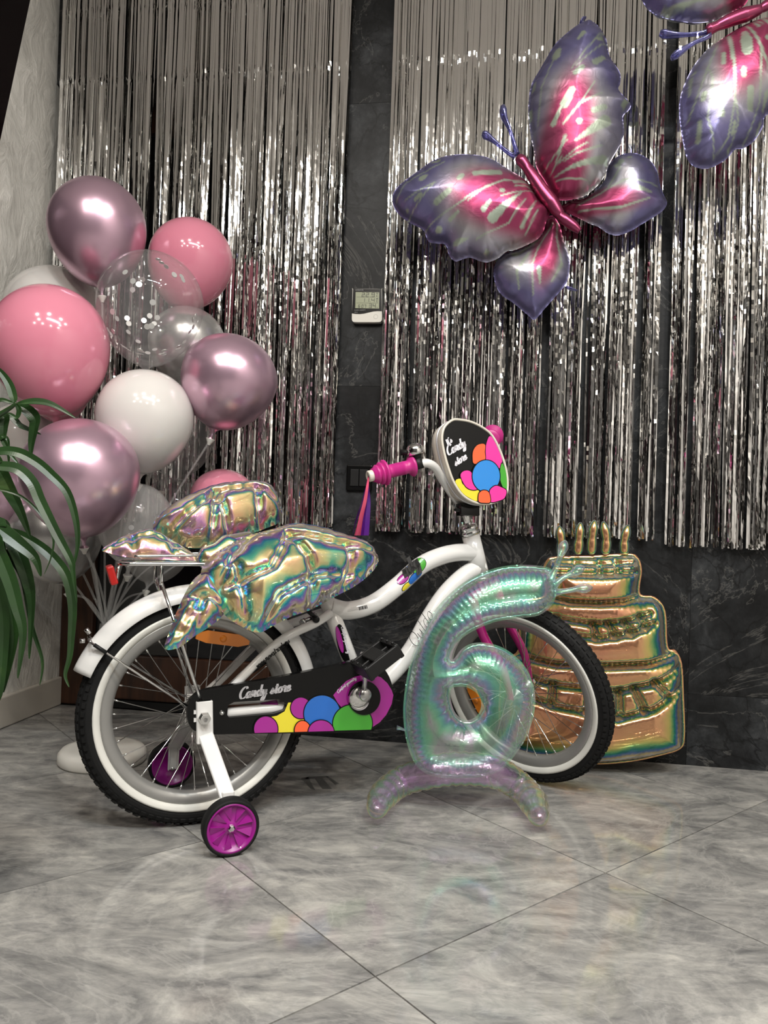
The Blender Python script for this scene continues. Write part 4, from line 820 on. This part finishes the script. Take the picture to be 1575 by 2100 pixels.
# cranks and pedals
C0 = Bk(747, 1424, .095); CT = Bk(750, 1345, .106); cd_ = CT-C0; CF = BBc-SD*.075; CFT = CF-cd_
cr = bm('crank', cat_([tube([BBc-SD*.08, C0+SD*.008], .011, 14), tube([C0, CT], [.0115, .009, .0085, .011], 12, flat=.55), lathe([(0, .012), (.013, .012), (.015, .008), (.015, -.012), (0, -.012)], C0, SD, 24), lathe([(0, .01), (.0115, .01), (.0115, -.01), (0, -.01)], CT, SD, 18), tube([CF, CFT], [.0115, .009, .0085, .011], 12, flat=.55)]), 'steel')
for c_, s in ((CT, 1), (CFT, -1)):
    e1 = FWD*.80+UZ*.55 if s > 0 else FWD; e1 /= np.linalg.norm(e1); e3 = np.cross(SD, e1); pc = c_+SD*s*.055+e1*.005
    pp = [tube([c_, c_+SD*s*.10], .007, 12), box(pc, (.034, .078, .030), (e1, SD, e3))]
    for t_ in (-1, 1): pp += [box(pc+e1*.042*t_, (.010, .092, .034), (e1, SD, e3)), box(pc+SD*.042*t_, (.09, .009, .03), (e1, SD, e3)), box(pc+e1*.02*t_+SD*.0, (.03, .006, .02), (e1, SD, e3))]
    for k in (-1, 0, 1):
        for t_ in (-1, 1): pp.append(box(pc+e1*.042*t_+SD*.03*k+e3*.019, (.006, .008, .006), (e1, SD, e3)))
    po = bm('pedal', cat_(pp), 'matblack', None, False); bevel(po, .0015, 1)
    bm('pedal_reflector', box(pc+e1*.0475, (.002, .034, .012), (e1, SD, e3)), 'red', po, False)
# rear brake
bp_ = Bk(637, 1268, .03)
bm('rear_brake', cat_([tube([Bk(615, 1278, .03), Bk(650, 1262, .03)], .005, 10), tube([Bk(640, 1257, .03), Bk(646, 1275, .035)], .007, 10), tube([Bk(628, 1284, .03), Bk(620, 1270, .03)], .006, 10)]), 'steel')
bm('brake_bolt', cat_([lathe([(0, .012), (.005, .012), (.008, .008), (.008, -.01), (0, -.01)], Bk(647, 1270, .045), SD, 16), tube([Bk(632, 1254, .04), Bk(647, 1266, .04)], .005, 10)]), 'matblack')
# axle nuts and training wheels
bm('axle_nut', cat_([tube([BL_(0, -.1, RW), BL_(.0, .1, RW)], .005, 12), lathe([(0, .012), (.011, .012), (.011, .0), (.014, 0), (.014, -.004), (0, -.004)], BL_(.0, .088, RW), SD, 6), lathe([(0, .012), (.011, .012), (.011, .0), (.014, 0), (.014, -.004), (0, -.004)], BL_(0, -.088, RW), -SD, 6)]), 'chrome', None, False)
for s, qp in ((1, (470, 1752)), (-1, (350, 1612))):
    ct = PZ(*qp); rt_ = .0575; c_ = ct+UZ*rt_; vv = (c_-RH) @ SD; n_ = SD*s
    tw = bm('training_wheel', lathe([(.050, -.016), (.0555, -.0155), (.0575, -.012), (.0575, .012), (.0555, .0155), (.050, .016)], c_, n_, 56, True), 'rubber')
    bm('disc', lathe([(0, .008), (.012, .008), (.014, .006), (.043, .007), (.046, .0155), (.0505, .016), (.0505, -.016), (.046, -.0155), (.043, -.006), (0, -.006)], c_, n_, 48), 'mag', tw)
    ux, uz = FWD, UZ
    for k in range(9):
        a = 2*PI*k/9+.2; e = math.cos(a)*ux+math.sin(a)*uz; tn = -math.sin(a)*ux+math.cos(a)*uz
        p0 = c_+n_*.0068; V = [p0+e*.013, p0+e*.044, p0+e*.041+tn*.018, p0+e*.044+n_*.0068, p0+e*.013+n_*.002]
        bm('rib', (np.array(V), [(0, 1, 2), (1, 3, 2), (3, 4, 2), (4, 0, 2), (0, 4, 3, 1)]), 'mag', tw, False)
    bm('bolt', lathe([(0, .018), (.005, .018), (.0075, .016), (.0075, .006), (0, .006)], c_, n_, 6 if s > 0 else 12), 'chrome', tw, False)
    top = BL_(.0, .080*s, RW+.035); mid = BL_(.004, .084*s, RW-.055); el = BL_(.012, .088*s, RW-.075); low = c_-n_*.028+UZ*.048; bo = c_-n_*.022-UZ*.008
    pa = []
    for a_, b_, wd in ((top, mid, .034), (mid+UZ*.02, low, .030), (low+UZ*.012, bo, .024)):
        dz = (b_-a_)/np.linalg.norm(b_-a_); sx = np.cross(dz, n_); sx /= np.linalg.norm(sx); pa.append(box((a_+b_)/2, (wd, .005, np.linalg.norm(b_-a_)), (sx, np.cross(dz, sx), dz)))
        for t_ in (-1, 1): pa.append(box((a_+b_)/2+sx*t_*wd*.46-np.cross(sx, dz)*0-n_*.004, (.004, .010, np.linalg.norm(b_-a_)), (sx, np.cross(dz, sx), dz)))
    sto = bm('training_stay', cat_(pa), 'white', None, False); bevel(sto, .0015, 1); bm('stay_axle', tube([bo-n_*.004, c_], .005, 10), 'steel', sto)

# ------------------------------------------------------------------ handlebar bag
NB = A(math.cos(math.radians(-66)), math.sin(math.radians(-66)), .10); NB /= np.linalg.norm(NB); BO = PY(972, 950, 1.885)
bx = np.cross(UZ, NB); bx /= np.linalg.norm(bx); bx = bx if bx[0] > 0 else -bx; by = np.cross(NB, bx); by = by if by[2] > 0 else -by
bag = empty('handlebar_bag', BO); tag(bag, 'small black and cream bag with coloured circles on the handlebar', 'bag'); FG = inv(bag)
z5 = lambda x, y: (870+x/8.29, 850+y/8.29)
def b2(x, y): p = P(*z5(x, y), BO, NB)-BO; return ((p @ bx), (p @ by))
bo = smoothline([b2(*q) for q in [(470, 100), (600, 90), (800, 130), (1000, 230), (1150, 360), (1280, 600), (1380, 900), (1415, 1150), (1390, 1350), (1250, 1470), (1050, 1520), (850, 1490), (650, 1370), (500, 1150), (400, 880), (330, 620), (300, 400), (340, 220)]], 5, True)
b3 = lambda q, d=0: BO+bx*q[0]+by*q[1]+NB*d
plate('front_panel', bo*.985, BO, bx, by, NB, .006, M['bagblack'], bag, FG)
lp = np.array([b3(q, .0005) for q in np.vstack([bo, bo[:1]])]); v, f = tube(lp, .0033, 8, False); mesh('piping', v, f, M['vinyl'], bag, frame=FG)
cb = bo.mean(0); rings = []
for sc_, d in ((.985, -.002), (1.0, -.012), (1.005, -.022), (.99, -.024), (.99, -.030), (1.005, -.032), (.98, -.055), (.9, -.068), (.6, -.072)): rings.append(np.array([b3(cb+(q-cb)*sc_, d) for q in bo]))
nb = len(bo); V = np.vstack(rings); Fc = [(i*nb+j, i*nb+(j+1) % nb, (i+1)*nb+(j+1) % nb, (i+1)*nb+j) for i in range(len(rings)-1) for j in range(nb)]+[tuple((len(rings)-1)*nb+j for j in range(nb))]
mesh('side_wall', V, Fc, M['vinyl'], bag, frame=FG)
lz = np.array([b3(cb+(q-cb)*.995, -.027) for q in np.vstack([bo, bo[:1]])]); v, f = tube(lz, .0028, 8, False); mesh('zipper', v, f, M['p_sil'], bag, frame=FG)
zp = b3(b2(240, 900), -.026); v, f = cat_([tube([zp, zp-UZ*.008, zp-UZ*.02-bx*.001], [.003, .0045, .003], 8), tube([zp+UZ*.004, zp], .004, 8)]); mesh('zipper_pull', v, f, M['chrome'], bag, frame=FG)
v, f = cat_([box(b3((b2(900, 1590)[0], b2(900, 1590)[1]), -.045), (.055, .025, .03), (bx, NB, by)), tube([b3(b2(700, 1600), -.04), SC-AX*.02], .010, 10, flat=.5)]); bevel(mesh('mounting_strap', v, f, M['bagblack'], bag, frame=FG), .012, 3)
def bp_(name, pts, c, layer): return plate(name, smoothline([b2(*q) for q in pts], 3, True) if len(pts) < 30 else [b2(*q) for q in pts], BO, bx, by, NB, .0003, M[c], bag, FG, lift=.0004+.0003*layer)
for i, (pts, c) in enumerate((([(1120, 365), (1060, 480), (1035, 640), (1040, 770), (1150, 830), (1280, 915), (1320, 800), (1290, 640), (1220, 500)], 'p_pink'), ([(850, 840), (820, 740), (830, 620), (890, 530), (970, 500), (1030, 520), (1025, 640), (1022, 780)], 'p_or'),
                              ([(1320, 830), (1285, 940), (1290, 1120), (1340, 1250), (1395, 1290), (1410, 1150), (1385, 980)], 'p_green'), ([(520, 1140), (610, 1095), (640, 1180), (760, 1270), (920, 1280), (900, 1470), (760, 1420), (640, 1330)], 'p_yel'), ([(610, 1060), (640, 980), (720, 955), (790, 990), (830, 1120), (905, 1250), (820, 1285), (700, 1230)], 'p_pink'),
                              (circ(1040, 1050, 232, 268), 'p_bblue'), ([(1100, 1370), (1110, 1280), (1200, 1215), (1300, 1245), (1380, 1300), (1350, 1420), (1250, 1470), (1120, 1490)], 'p_pink'), ([(905, 1430), (920, 1340), (990, 1295), (1080, 1330), (1105, 1490), (1000, 1505), (920, 1490)], 'p_or'))):
    cc = np.mean(pts, 0); bp_('print_edge', [tuple(cc+(np.array(q)-cc)*(1+16/np.linalg.norm(np.array(q)-cc))) for q in pts], 'p_ink', 2*i); bp_('print_spot', pts, c, 2*i+1)
for tx, q0, q1, k in (('Candy', (400, 700), (730, 520), .95), ('store', (530, 880), (740, 745), .95), ("It's", (400, 540), (500, 440), .8)):
    a_, b_ = b3(b2(*q0)), b3(b2(*q1)); letter('lettering', tx, a_, b_-a_, NB, np.linalg.norm(b_-a_)*k, M['p_white'], bag, FG, .17, .25, .001, by)

# ------------------------------------------------------------------ standing number six balloon
Y6 = 1.86; O6 = PY(950, 1440, Y6); EX, EN = A(1, 0, 0), A(0, -1, 0)
s6 = empty('number_balloon', A(O6[0], Y6, 0)); tag(s6, 'clear iridescent number six balloon standing before the front wheel', 'balloon'); F6 = inv(s6)
def p6(L): return to2([PY(x, y, Y6) for x, y in L], O6, EX, UZ)
out6 = [(1138, 1185), (1128, 1165), (1090, 1159), (1040, 1160), (995, 1172), (950, 1195), (905, 1235), (870, 1285), (845, 1345), (831, 1410), (827, 1470), (836, 1530), (856, 1572), (890, 1592), (950, 1596), (1010, 1588), (1045, 1562), (1078, 1515), (1096, 1460), (1096, 1415), (1080, 1372), (1050, 1340), (1015, 1322), (975, 1318), (948, 1330), (930, 1352), (926, 1346), (936, 1322), (960, 1300), (1010, 1277), (1060, 1268), (1105, 1262), (1134, 1238), (1142, 1210)]
hole6 = [(926, 1412), (955, 1409), (980, 1424), (987, 1446), (978, 1468), (957, 1477), (936, 1465), (925, 1438)]
foil('numeral', smoothline(p6(out6), 4, True), O6, EX, UZ, EN, .05, .068, M['film6'], s6, F6, [smoothline(p6(hole6), 4, True)], seam=.008, step=.0034, wr=.009, wl=.015, seed=3, wdepth=.028)
bl = smoothline([PZ(770, 1668, .035), PZ(785, 1632, .04), PZ(825, 1602, .048), PY(890, 1582, Y6-.01), PY(950, 1576, Y6), PY(1015, 1584, Y6-.01), PZ(1062, 1610, .048), PZ(1094, 1645, .04), PZ(1108, 1684, .033)], 10)
rr_ = np.interp(np.linspace(0, 1, len(bl)), [0, .03, .12, .5, .88, .97, 1], [.008, .022, .034, .040, .034, .022, .008])*(1+.05*np.sin(np.arange(len(bl))*1.9))
bl[:, 2] = np.maximum(bl[:, 2], rr_+.001); v, f = tube(bl, rr_, 18); mesh('base_ring', v, f, M['filmbase'], s6, frame=F6)
for L in ([(1128, 1190), (1142, 1160), (1152, 1130), (1160, 1108)], [(1135, 1200), (1155, 1185), (1180, 1172), (1198, 1162)], [(1135, 1215), (1160, 1212), (1190, 1207), (1215, 1205)]):
    pp = smoothline([PY(x, y, Y6-.005) for x, y in L], 6); v, f = tube(pp, [.018, .014, .010, .009, .009, .010, .016, .018, .013, .003], 14, flat=.7); mesh('prong', v, f, M['film6'], s6, frame=F6)
v, f = tube([PY(832, 1498, Y6), PY(822, 1494, Y6), PY(814, 1492, Y6)], [.008, .011, .016], 12, flat=.25); mesh('valve_tab', v, f, M['film6'], s6, frame=F6)

# ------------------------------------------------------------------ cake balloon
NK = .115; OK_ = PW(1216, 1400, NK); zoff = max(0, .004-min(PW(x, 1586, NK)[2] for x in (1110, 1216, 1320)))
ck = empty('cake_balloon', A(OK_[0], OK_[1], 0)); tag(ck, 'golden iridescent three tier cake balloon with candles leaning by the wall', 'balloon'); FK = inv(ck)
OK2 = OK_+UZ*zoff
def pk(L): return to2([PW(x, y, NK) for x, y in L], OK_, WD, UZ)
z8 = lambda L: [(1040+x/4.04, 1080+y/4.04) for x, y in L]
outk = [(1120, 1168), (1140, 1160), (1216, 1158), (1290, 1154), (1309, 1164), (1316, 1190), (1312, 1236), (1342, 1243), (1364, 1272), (1369, 1345), (1384, 1352), (1398, 1380), (1402, 1450), (1404, 1530), (1394, 1556), (1350, 1570), (1290, 1582), (1216, 1587), (1130, 1582), (1060, 1568), (1028, 1548), (1022, 1490), (1026, 1400), (1040, 1368), (1062, 1350), (1064, 1284), (1082, 1250), (1116, 1238), (1112, 1195)]
cr = [([(300, 640), (500, 680), (740, 690), (950, 680), (1130, 640)], .55), ([(150, 740), (400, 810), (700, 860), (950, 840), (1150, 780)], .35), ([(120, 840), (400, 930), (740, 975), (1000, 930), (1180, 860)], .35),
      ([(60, 1120), (400, 1180), (800, 1195), (1150, 1180), (1380, 1130)], .55), ([(0, 1250), (400, 1350), (880, 1400), (1200, 1330), (1400, 1230)], .35), ([(-20, 1380), (400, 1520), (880, 1615), (1180, 1540), (1420, 1400)], .35),
      ([(400, 370), (750, 385), (1060, 370)], .3), ([(400, 450), (760, 460), (1060, 450)], .35)]
for x0, y0, x1, y1 in ((400, 800, 390, 930), (690, 850, 710, 970), (810, 850, 860, 955), (940, 840, 990, 935), (1070, 800, 1110, 890), (370, 1340, 350, 1500), (650, 1380, 640, 1570), (890, 1390, 890, 1600), (1010, 1370, 1100, 1560), (1180, 1320, 1300, 1450), (750, 330, 750, 450), (880, 330, 900, 450), (560, 330, 540, 450), (180, 1290, 150, 1440), (200, 760, 180, 860)): cr.append(([(x0, y0), (x1, y1)], .4))
foil('cake', smoothline(pk(outk), 4, True), OK2, WD, UZ, WN, .085, .10, M['filmcake'], ck, FK, (), [(pk(z8(L)), d) for L, d in cr], seam=.007, step=.0046, wr=.0045, wl=.014, seed=9, cr_w=.008, wdepth=.03)
for L in ([(1150, 1160), (1150, 1130), (1146, 1097)], [(1184, 1156), (1187, 1125), (1190, 1090)], [(1212, 1156), (1214, 1120), (1219, 1085)], [(1240, 1156), (1243, 1125), (1236, 1088)], [(1280, 1156), (1280, 1128), (1288, 1095)]):
    pp = smoothline([PW(x, y, NK)+UZ*zoff for x, y in L], 6); v, f = tube(pp, [.008, .016, .016, .017, .013, .016, .015, .010, .003], 10, flat=.9); mesh('candle', v, f, M['filmcake'], ck, frame=FK)

# ------------------------------------------------------------------ iridescent butterfly balloon lying on saddle and rack
ib = empty('foil_balloon', Bk(590, 1190, 0)); tag(ib, 'large crinkled iridescent winged balloon lying over saddle and rack', 'balloon'); FI = inv(ib)
zb = lambda L: [(200+x/2.625, 970+y/2.625) for x, y in L]
def crumple(name, L, o, n, H, D, crs, seed, step=.0055):
    n = n/np.linalg.norm(n); ex = np.cross(UZ, n); ex /= np.linalg.norm(ex); ex = ex if ex[0] > 0 else -ex; ey = np.cross(n, ex); ey = ey if ey[2] > 0 else -ey
    q = to2([P(x, y, o, n) for x, y in zb(L)], o, ex, ey); c2 = [(to2([P(x, y, o, n) for x, y in zb(k)], o, ex, ey), .32) for k in crs]
    return foil(name, smoothline(q, 3, True), o, ex, ey, n, H, D, M['filmwing'], ib, FI, (), c2, seam=.004, step=step, wr=.005, wl=.034, seed=seed, cr_w=.0075, wdepth=.035, puck=.0010)
on = Bk(575, 1185, .115)
crumple('wing', [(1510, 450), (1440, 370), (1290, 320), (1200, 290), (1060, 270), (950, 300), (800, 340), (720, 380), (620, 440), (570, 500), (560, 560), (640, 690), (690, 770), (780, 830), (870, 860), (950, 820), (1050, 770), (1140, 740), (1290, 660), (1400, 600), (1490, 520)], on, SD+UZ*.45, .085, .14,
        [[(1000, 365), (900, 560), (690, 640)], [(1000, 365), (1090, 520), (1120, 600), (1140, 740)], [(1000, 365), (1250, 420), (1480, 450)], [(1120, 600), (950, 690), (870, 850)], [(720, 540), (790, 800)], [(1130, 590), (1400, 560)], [(800, 350), (700, 480), (640, 640)], [(1310, 430), (1330, 560), (1290, 650)]], 21)
crumple('wing', [(600, 530), (530, 560), (475, 640), (425, 750), (385, 860), (360, 930), (372, 952), (440, 940), (520, 880), (600, 830), (680, 760), (690, 690), (650, 610)], on-SD*.01, SD+UZ*.45, .05, .06, [[(560, 690), (400, 920)], [(480, 680), (600, 690), (680, 750)], [(560, 690), (520, 860)]], 22)
of = Bk(450, 1110, -.085)
crumple('wing', [(300, 300), (320, 240), (400, 170), (520, 110), (640, 70), (800, 55), (900, 65), (960, 110), (990, 190), (985, 260), (900, 300), (800, 340), (700, 375), (600, 400), (480, 400), (380, 350)], of, SD+UZ*.7, .075, .11, [[(620, 160), (600, 400)], [(620, 160), (400, 330)], [(620, 160), (830, 120), (980, 200)], [(830, 130), (860, 300)], [(620, 160), (700, 370)]], 23)
crumple('wing', [(25, 412), (100, 360), (200, 320), (300, 310), (400, 360), (480, 410), (570, 478), (500, 474), (300, 466), (150, 452), (60, 432)], Bk(310, 1140, .0), SD+UZ*1.2, .03, .05, [[(60, 410), (300, 360), (560, 470)], [(180, 330), (200, 450)], [(380, 350), (420, 465)]], 24)
pp = smoothline([Bk(408, 1156, .03), Bk(440, 1140, .03), Bk(480, 1120, .02), Bk(515, 1098, .0)], 8); v, f = tube(pp, [.012, .03, .026, .034, .022, .01], 14); mesh('body', v, f, M['filmwing'], ib, frame=FI)

# ------------------------------------------------------------------ wall instruments
TN = .022; th0 = PW(752, 627, TN); tm = empty('wall_thermometer', W(toW(th0)[0], 0, th0[2])); tag(tm, 'small digital thermometer clock on the black stone wall', 'thermometer'); FT = inv(tm)
zt = lambda x, y: (690+x/11.25, 560+y/11.25)
def t2(x, y): p = PW(*zt(x, y), TN)-th0; return (p @ WD, p @ UZ)
case = smoothline([t2(*q) for q in [(385, 365), (700, 362), (1030, 366), (1046, 390), (1050, 900), (1050, 1060), (1030, 1105), (980, 1130), (700, 1132), (420, 1130), (370, 1105), (356, 1060), (358, 900), (370, 390)]], 3, True)
plate('case', case, th0, WD, UZ, WN, TN-.001, M['case'], tm, FT)
def tp(name, pts, mt, lift, parent=None): return plate(name, [t2(*q) for q in pts], th0, WD, UZ, WN, .0004, M[mt], parent or tm, FT, lift=lift)
fc = tp('face', [(384, 366), (1040, 368), (1048, 880), (950, 876), (850, 885), (740, 910), (640, 935), (540, 945), (450, 942), (358, 930)], 'black', .0009)
lc = tp('display', [(445, 440), (990, 448), (984, 822), (435, 812)], 'lcd', .0014)
def seg7(ch, x, y, w_, h, sk=-8):
    S = {'0': 'abcdef', '1': 'bc', '2': 'abged', '3': 'abgcd', '4': 'fgbc', '6': 'afgedc', '7': 'abc', '9': 'abcdfg'}[ch]; t = h*.11; R_ = []
    X = lambda u, v: (x+u+sk*v/h, y+v)
    for s in S:
        u0, v0, u1, v1 = {'a': (0, 0, w_, t), 'd': (0, h-t, w_, h), 'g': (0, h/2-t/2, w_, h/2+t/2), 'f': (0, 0, t, h/2), 'b': (w_-t, 0, w_, h/2), 'e': (0, h/2, t, h), 'c': (w_-t, h/2, w_, h)}[s]
        R_.append([X(u0, v0), X(u1, v0), X(u1, v1), X(u0, v1)])
    return R_
qs = []
for ch, x, y, w_, h in (('2', 590, 455, 70, 100), ('2', 685, 455, 70, 100), ('9', 815, 455, 75, 100), ('1', 590, 585, 70, 85), ('1', 690, 585, 70, 85), ('4', 810, 585, 75, 85), ('6', 510, 732, 42, 72), ('0', 585, 732, 42, 72), ('7', 645, 732, 42, 72), ('3', 757, 712, 65, 95), ('4', 845, 712, 65, 95)): qs += seg7(ch, x, y, w_, h)
qs += [[(775, 545), (787, 545), (787, 557), (775, 557)], [(775, 660), (787, 660), (787, 672), (775, 672)], [(925, 505), (960, 505), (960, 512), (925, 512)], [(925, 505), (932, 505), (932, 555), (925, 555)], [(925, 548), (960, 548), (960, 555), (925, 555)], [(925, 625), (960, 625), (960, 632), (925, 632)], [(925, 625), (932, 625), (932, 672), (925, 672)], [(925, 665), (960, 665), (960, 672), (925, 672)], [(925, 785), (955, 800), (953, 806), (923, 790)],
       [(475, 553), (900, 556), (900, 559), (475, 556)], [(470, 690), (960, 694), (960, 697), (470, 693)], [(920, 460), (965, 460), (965, 475), (920, 475)], [(920, 585), (962, 585), (962, 605), (920, 605)]]
v, f = cat_([prism([th0+WD*a_[0]+UZ*a_[1]+WN*.0016 for a_ in (t2(*q) for q in pl)], WN, .0003) for pl in qs]); mesh('digits', v, f, M['ink'], lc, smooth=False, frame=FT)
def plain(txt, o, ex, en, height, mt, parent, frame, lift=.0006):
    cu = bpy.data.curves.new('t', 'FONT'); cu.body = txt; cu.size = 1; ob = bpy.data.objects.new('t', cu); me = ob.to_mesh(); V = np.array([x.co[:] for x in me.vertices]); Fc = [tuple(p.vertices) for p in me.polygons]; ob.to_mesh_clear(); bpy.data.objects.remove(ob)
    ey = np.cross(en, ex); ey = ey if ey[2] > 0 else -ey; return mesh('lettering', o+np.outer(V[:, 0]*height, ex)+np.outer(V[:, 1]*height, ey)+en*lift, Fc, mt, parent, smooth=False, frame=frame)
for tx, q, h in (('TEMPERATURE', (435, 408), .0040), ('CLOCK / HUMIDITY', (415, 868), .0040), ('HTC-1', (415, 918), .0040)):
    a_ = t2(*q); plain(tx, th0+WD*a_[0]+UZ*a_[1]+WN*.0010, WD, WN, h, M['grey'], fc, FT)
bc2 = t2(908, 1005); v, f = lathe([(.0062, 0), (.0066, .0008), (.0070, 0)], th0+WD*bc2[0]+UZ*bc2[1], WN, 32); mesh('button_ring', v, f, M['grey'], tm, frame=FT)
sw0 = PW(736, 980, .012); sw = empty('wall_switch', W(toW(sw0)[0], 0, sw0[2])); tag(sw, 'black wall switch plate behind the pink handlebar grip', 'switch'); FS = inv(sw)
bevel(mesh('plate', *box(sw0-WN*.006, (.082, .010, .082), WAX), M['black'], sw, False, frame=FS), .004, 2)
for k in (-1, 1): bevel(mesh('rocker', *box(sw0+WD*.0145*k-WN*.0005, (.027, .006, .054), WAX), M['matblack'], sw, False, frame=FS), .002, 2)

# ------------------------------------------------------------------ leafy plant at the left edge
pl0 = empty('leafy_plant', (-.82, 1.22, 0)); tag(pl0, 'plant with long drooping strap leaves at the left edge', 'plant'); FP_ = inv(pl0)
v, f = lathe([(0, 0), (.10, 0), (.105, .01), (.135, .24), (.14, .25), (.14, .27), (.125, .27), (.12, .235), (0, .235)], (-.82, 1.22, 0), seg=40); mesh('pot', v, f, M['terracotta'], pl0, frame=FP_)
trunk = smoothline([A(-.82, 1.22, .23), A(-.76, 1.22, .42), A(-.71, 1.22, .62), A(-.68, 1.22, .80), PY(-20, 862, 1.22), PY(22, 836, 1.22), PY(33, 826, 1.22)], 8); v, f = tube(trunk, [.012, .010, .007, .004, .002], 10); mesh('stem', v, f, M['leaf'], pl0, frame=FP_)
zl = lambda x, y: (x/2.765, 740+y/2.765)
LV = [([(95, 243), (200, 230), (300, 250), (430, 325)], 12, 0), ([(95, 250), (150, 275), (200, 330), (195, 390), (180, 470), (175, 540)], 22, .01), ([(80, 235), (75, 200), (50, 130), (0, 60), (-60, 10)], 14, -.02), ([(20, 315), (120, 370), (232, 416)], 12, .02), ([(-60, 560), (0, 515), (100, 520), (200, 570), (285, 640), (380, 745), (430, 900), (440, 1050), (412, 1180)], 17, -.03),
      ([(-60, 600), (0, 598), (100, 615), (180, 690), (230, 800), (320, 980), (400, 1130), (415, 1200), (435, 1370)], 19, -.05), ([(-70, 560), (0, 630), (60, 740), (120, 860), (172, 1000)], 28, .0), ([(-60, 740), (0, 730), (120, 770), (230, 870), (300, 1000), (290, 1110), (250, 1210)], 5, -.02), ([(-40, 960), (20, 965), (130, 995), (250, 1070), (330, 1150), (378, 1225), (405, 1330), (412, 1430), (405, 1560), (395, 1680), (370, 1780), (392, 1850)], 18, .03),
      ([(-40, 930), (0, 955), (100, 1030), (200, 1120), (232, 1222)], 26, -.01), ([(-30, 930), (30, 980), (100, 1080), (160, 1250), (180, 1400), (165, 1690)], 26, .02), ([(-60, 1000), (0, 1100), (60, 1250), (100, 1400), (130, 1550), (100, 1800)], 24, -.03), ([(-60, 1000), (0, 1130), (40, 1300), (75, 1500), (70, 1650), (20, 1880)], 26, .01), ([(0, 1090), (60, 1120), (130, 1240), (180, 1500), (240, 1700), (225, 1840)], 10, .03),
      ([(0, 320), (20, 380), (12, 470)], 18, .01), ([(0, 440), (20, 455), (60, 530), (105, 585)], 10, .0), ([(-60, 260), (0, 222), (60, 235), (90, 243)], 8, .02), ([(90, 243), (110, 280), (95, 320), (50, 300)], 10, -.01), ([(-50, 1280), (0, 1340), (60, 1390)], 12, .02), ([(10, 430), (45, 520), (50, 590)], 7, .01), ([(-80, 1180), (-20, 1260), (20, 1500), (0, 1850), (-30, 1960)], 24, .0)]
for pts, wz, dy in LV:
    c0 = [PY(*zl(x, y), 1.22+dy) for x, y in pts]
    if pts[0][0] <= 20: c0 = [trunk[int(np.argmin(np.abs(trunk[:, 2]-min(max(c0[0][2]-.05, .45), .80))))]]+c0      # rooted on the stem
    c3 = smoothline(c0, 8); n_ = len(c3); t = np.linspace(0, 1, n_)
    wd = 1.55*(wz/2.765)*1.22/F*(np.sin(PI*np.clip(t, .02, 1)**.75)**.8*1.0+.06)
    d = np.gradient(c3, axis=0); d /= np.linalg.norm(d, axis=1)[:, None]; V = []
    for i in range(n_):
        fl_ = -FW*.9+UZ*.35+CR*.25*math.sin(3*t[i]+wz); sx = np.cross(d[i], fl_); sx /= np.linalg.norm(sx); nn = np.cross(sx, d[i])
        V += [c3[i]-sx*wd[i]+nn*wd[i]*.28, c3[i], c3[i]+sx*wd[i]+nn*wd[i]*.28]
    lf = mesh('leaf', V, [q for i in range(n_-1) for q in ((3*i, 3*i+1, 3*i+4, 3*i+3), (3*i+1, 3*i+2, 3*i+5, 3*i+4))], M['leaf'], pl0, False, frame=FP_)
    lf.modifiers.new('thickness', 'SOLIDIFY').thickness = .0007
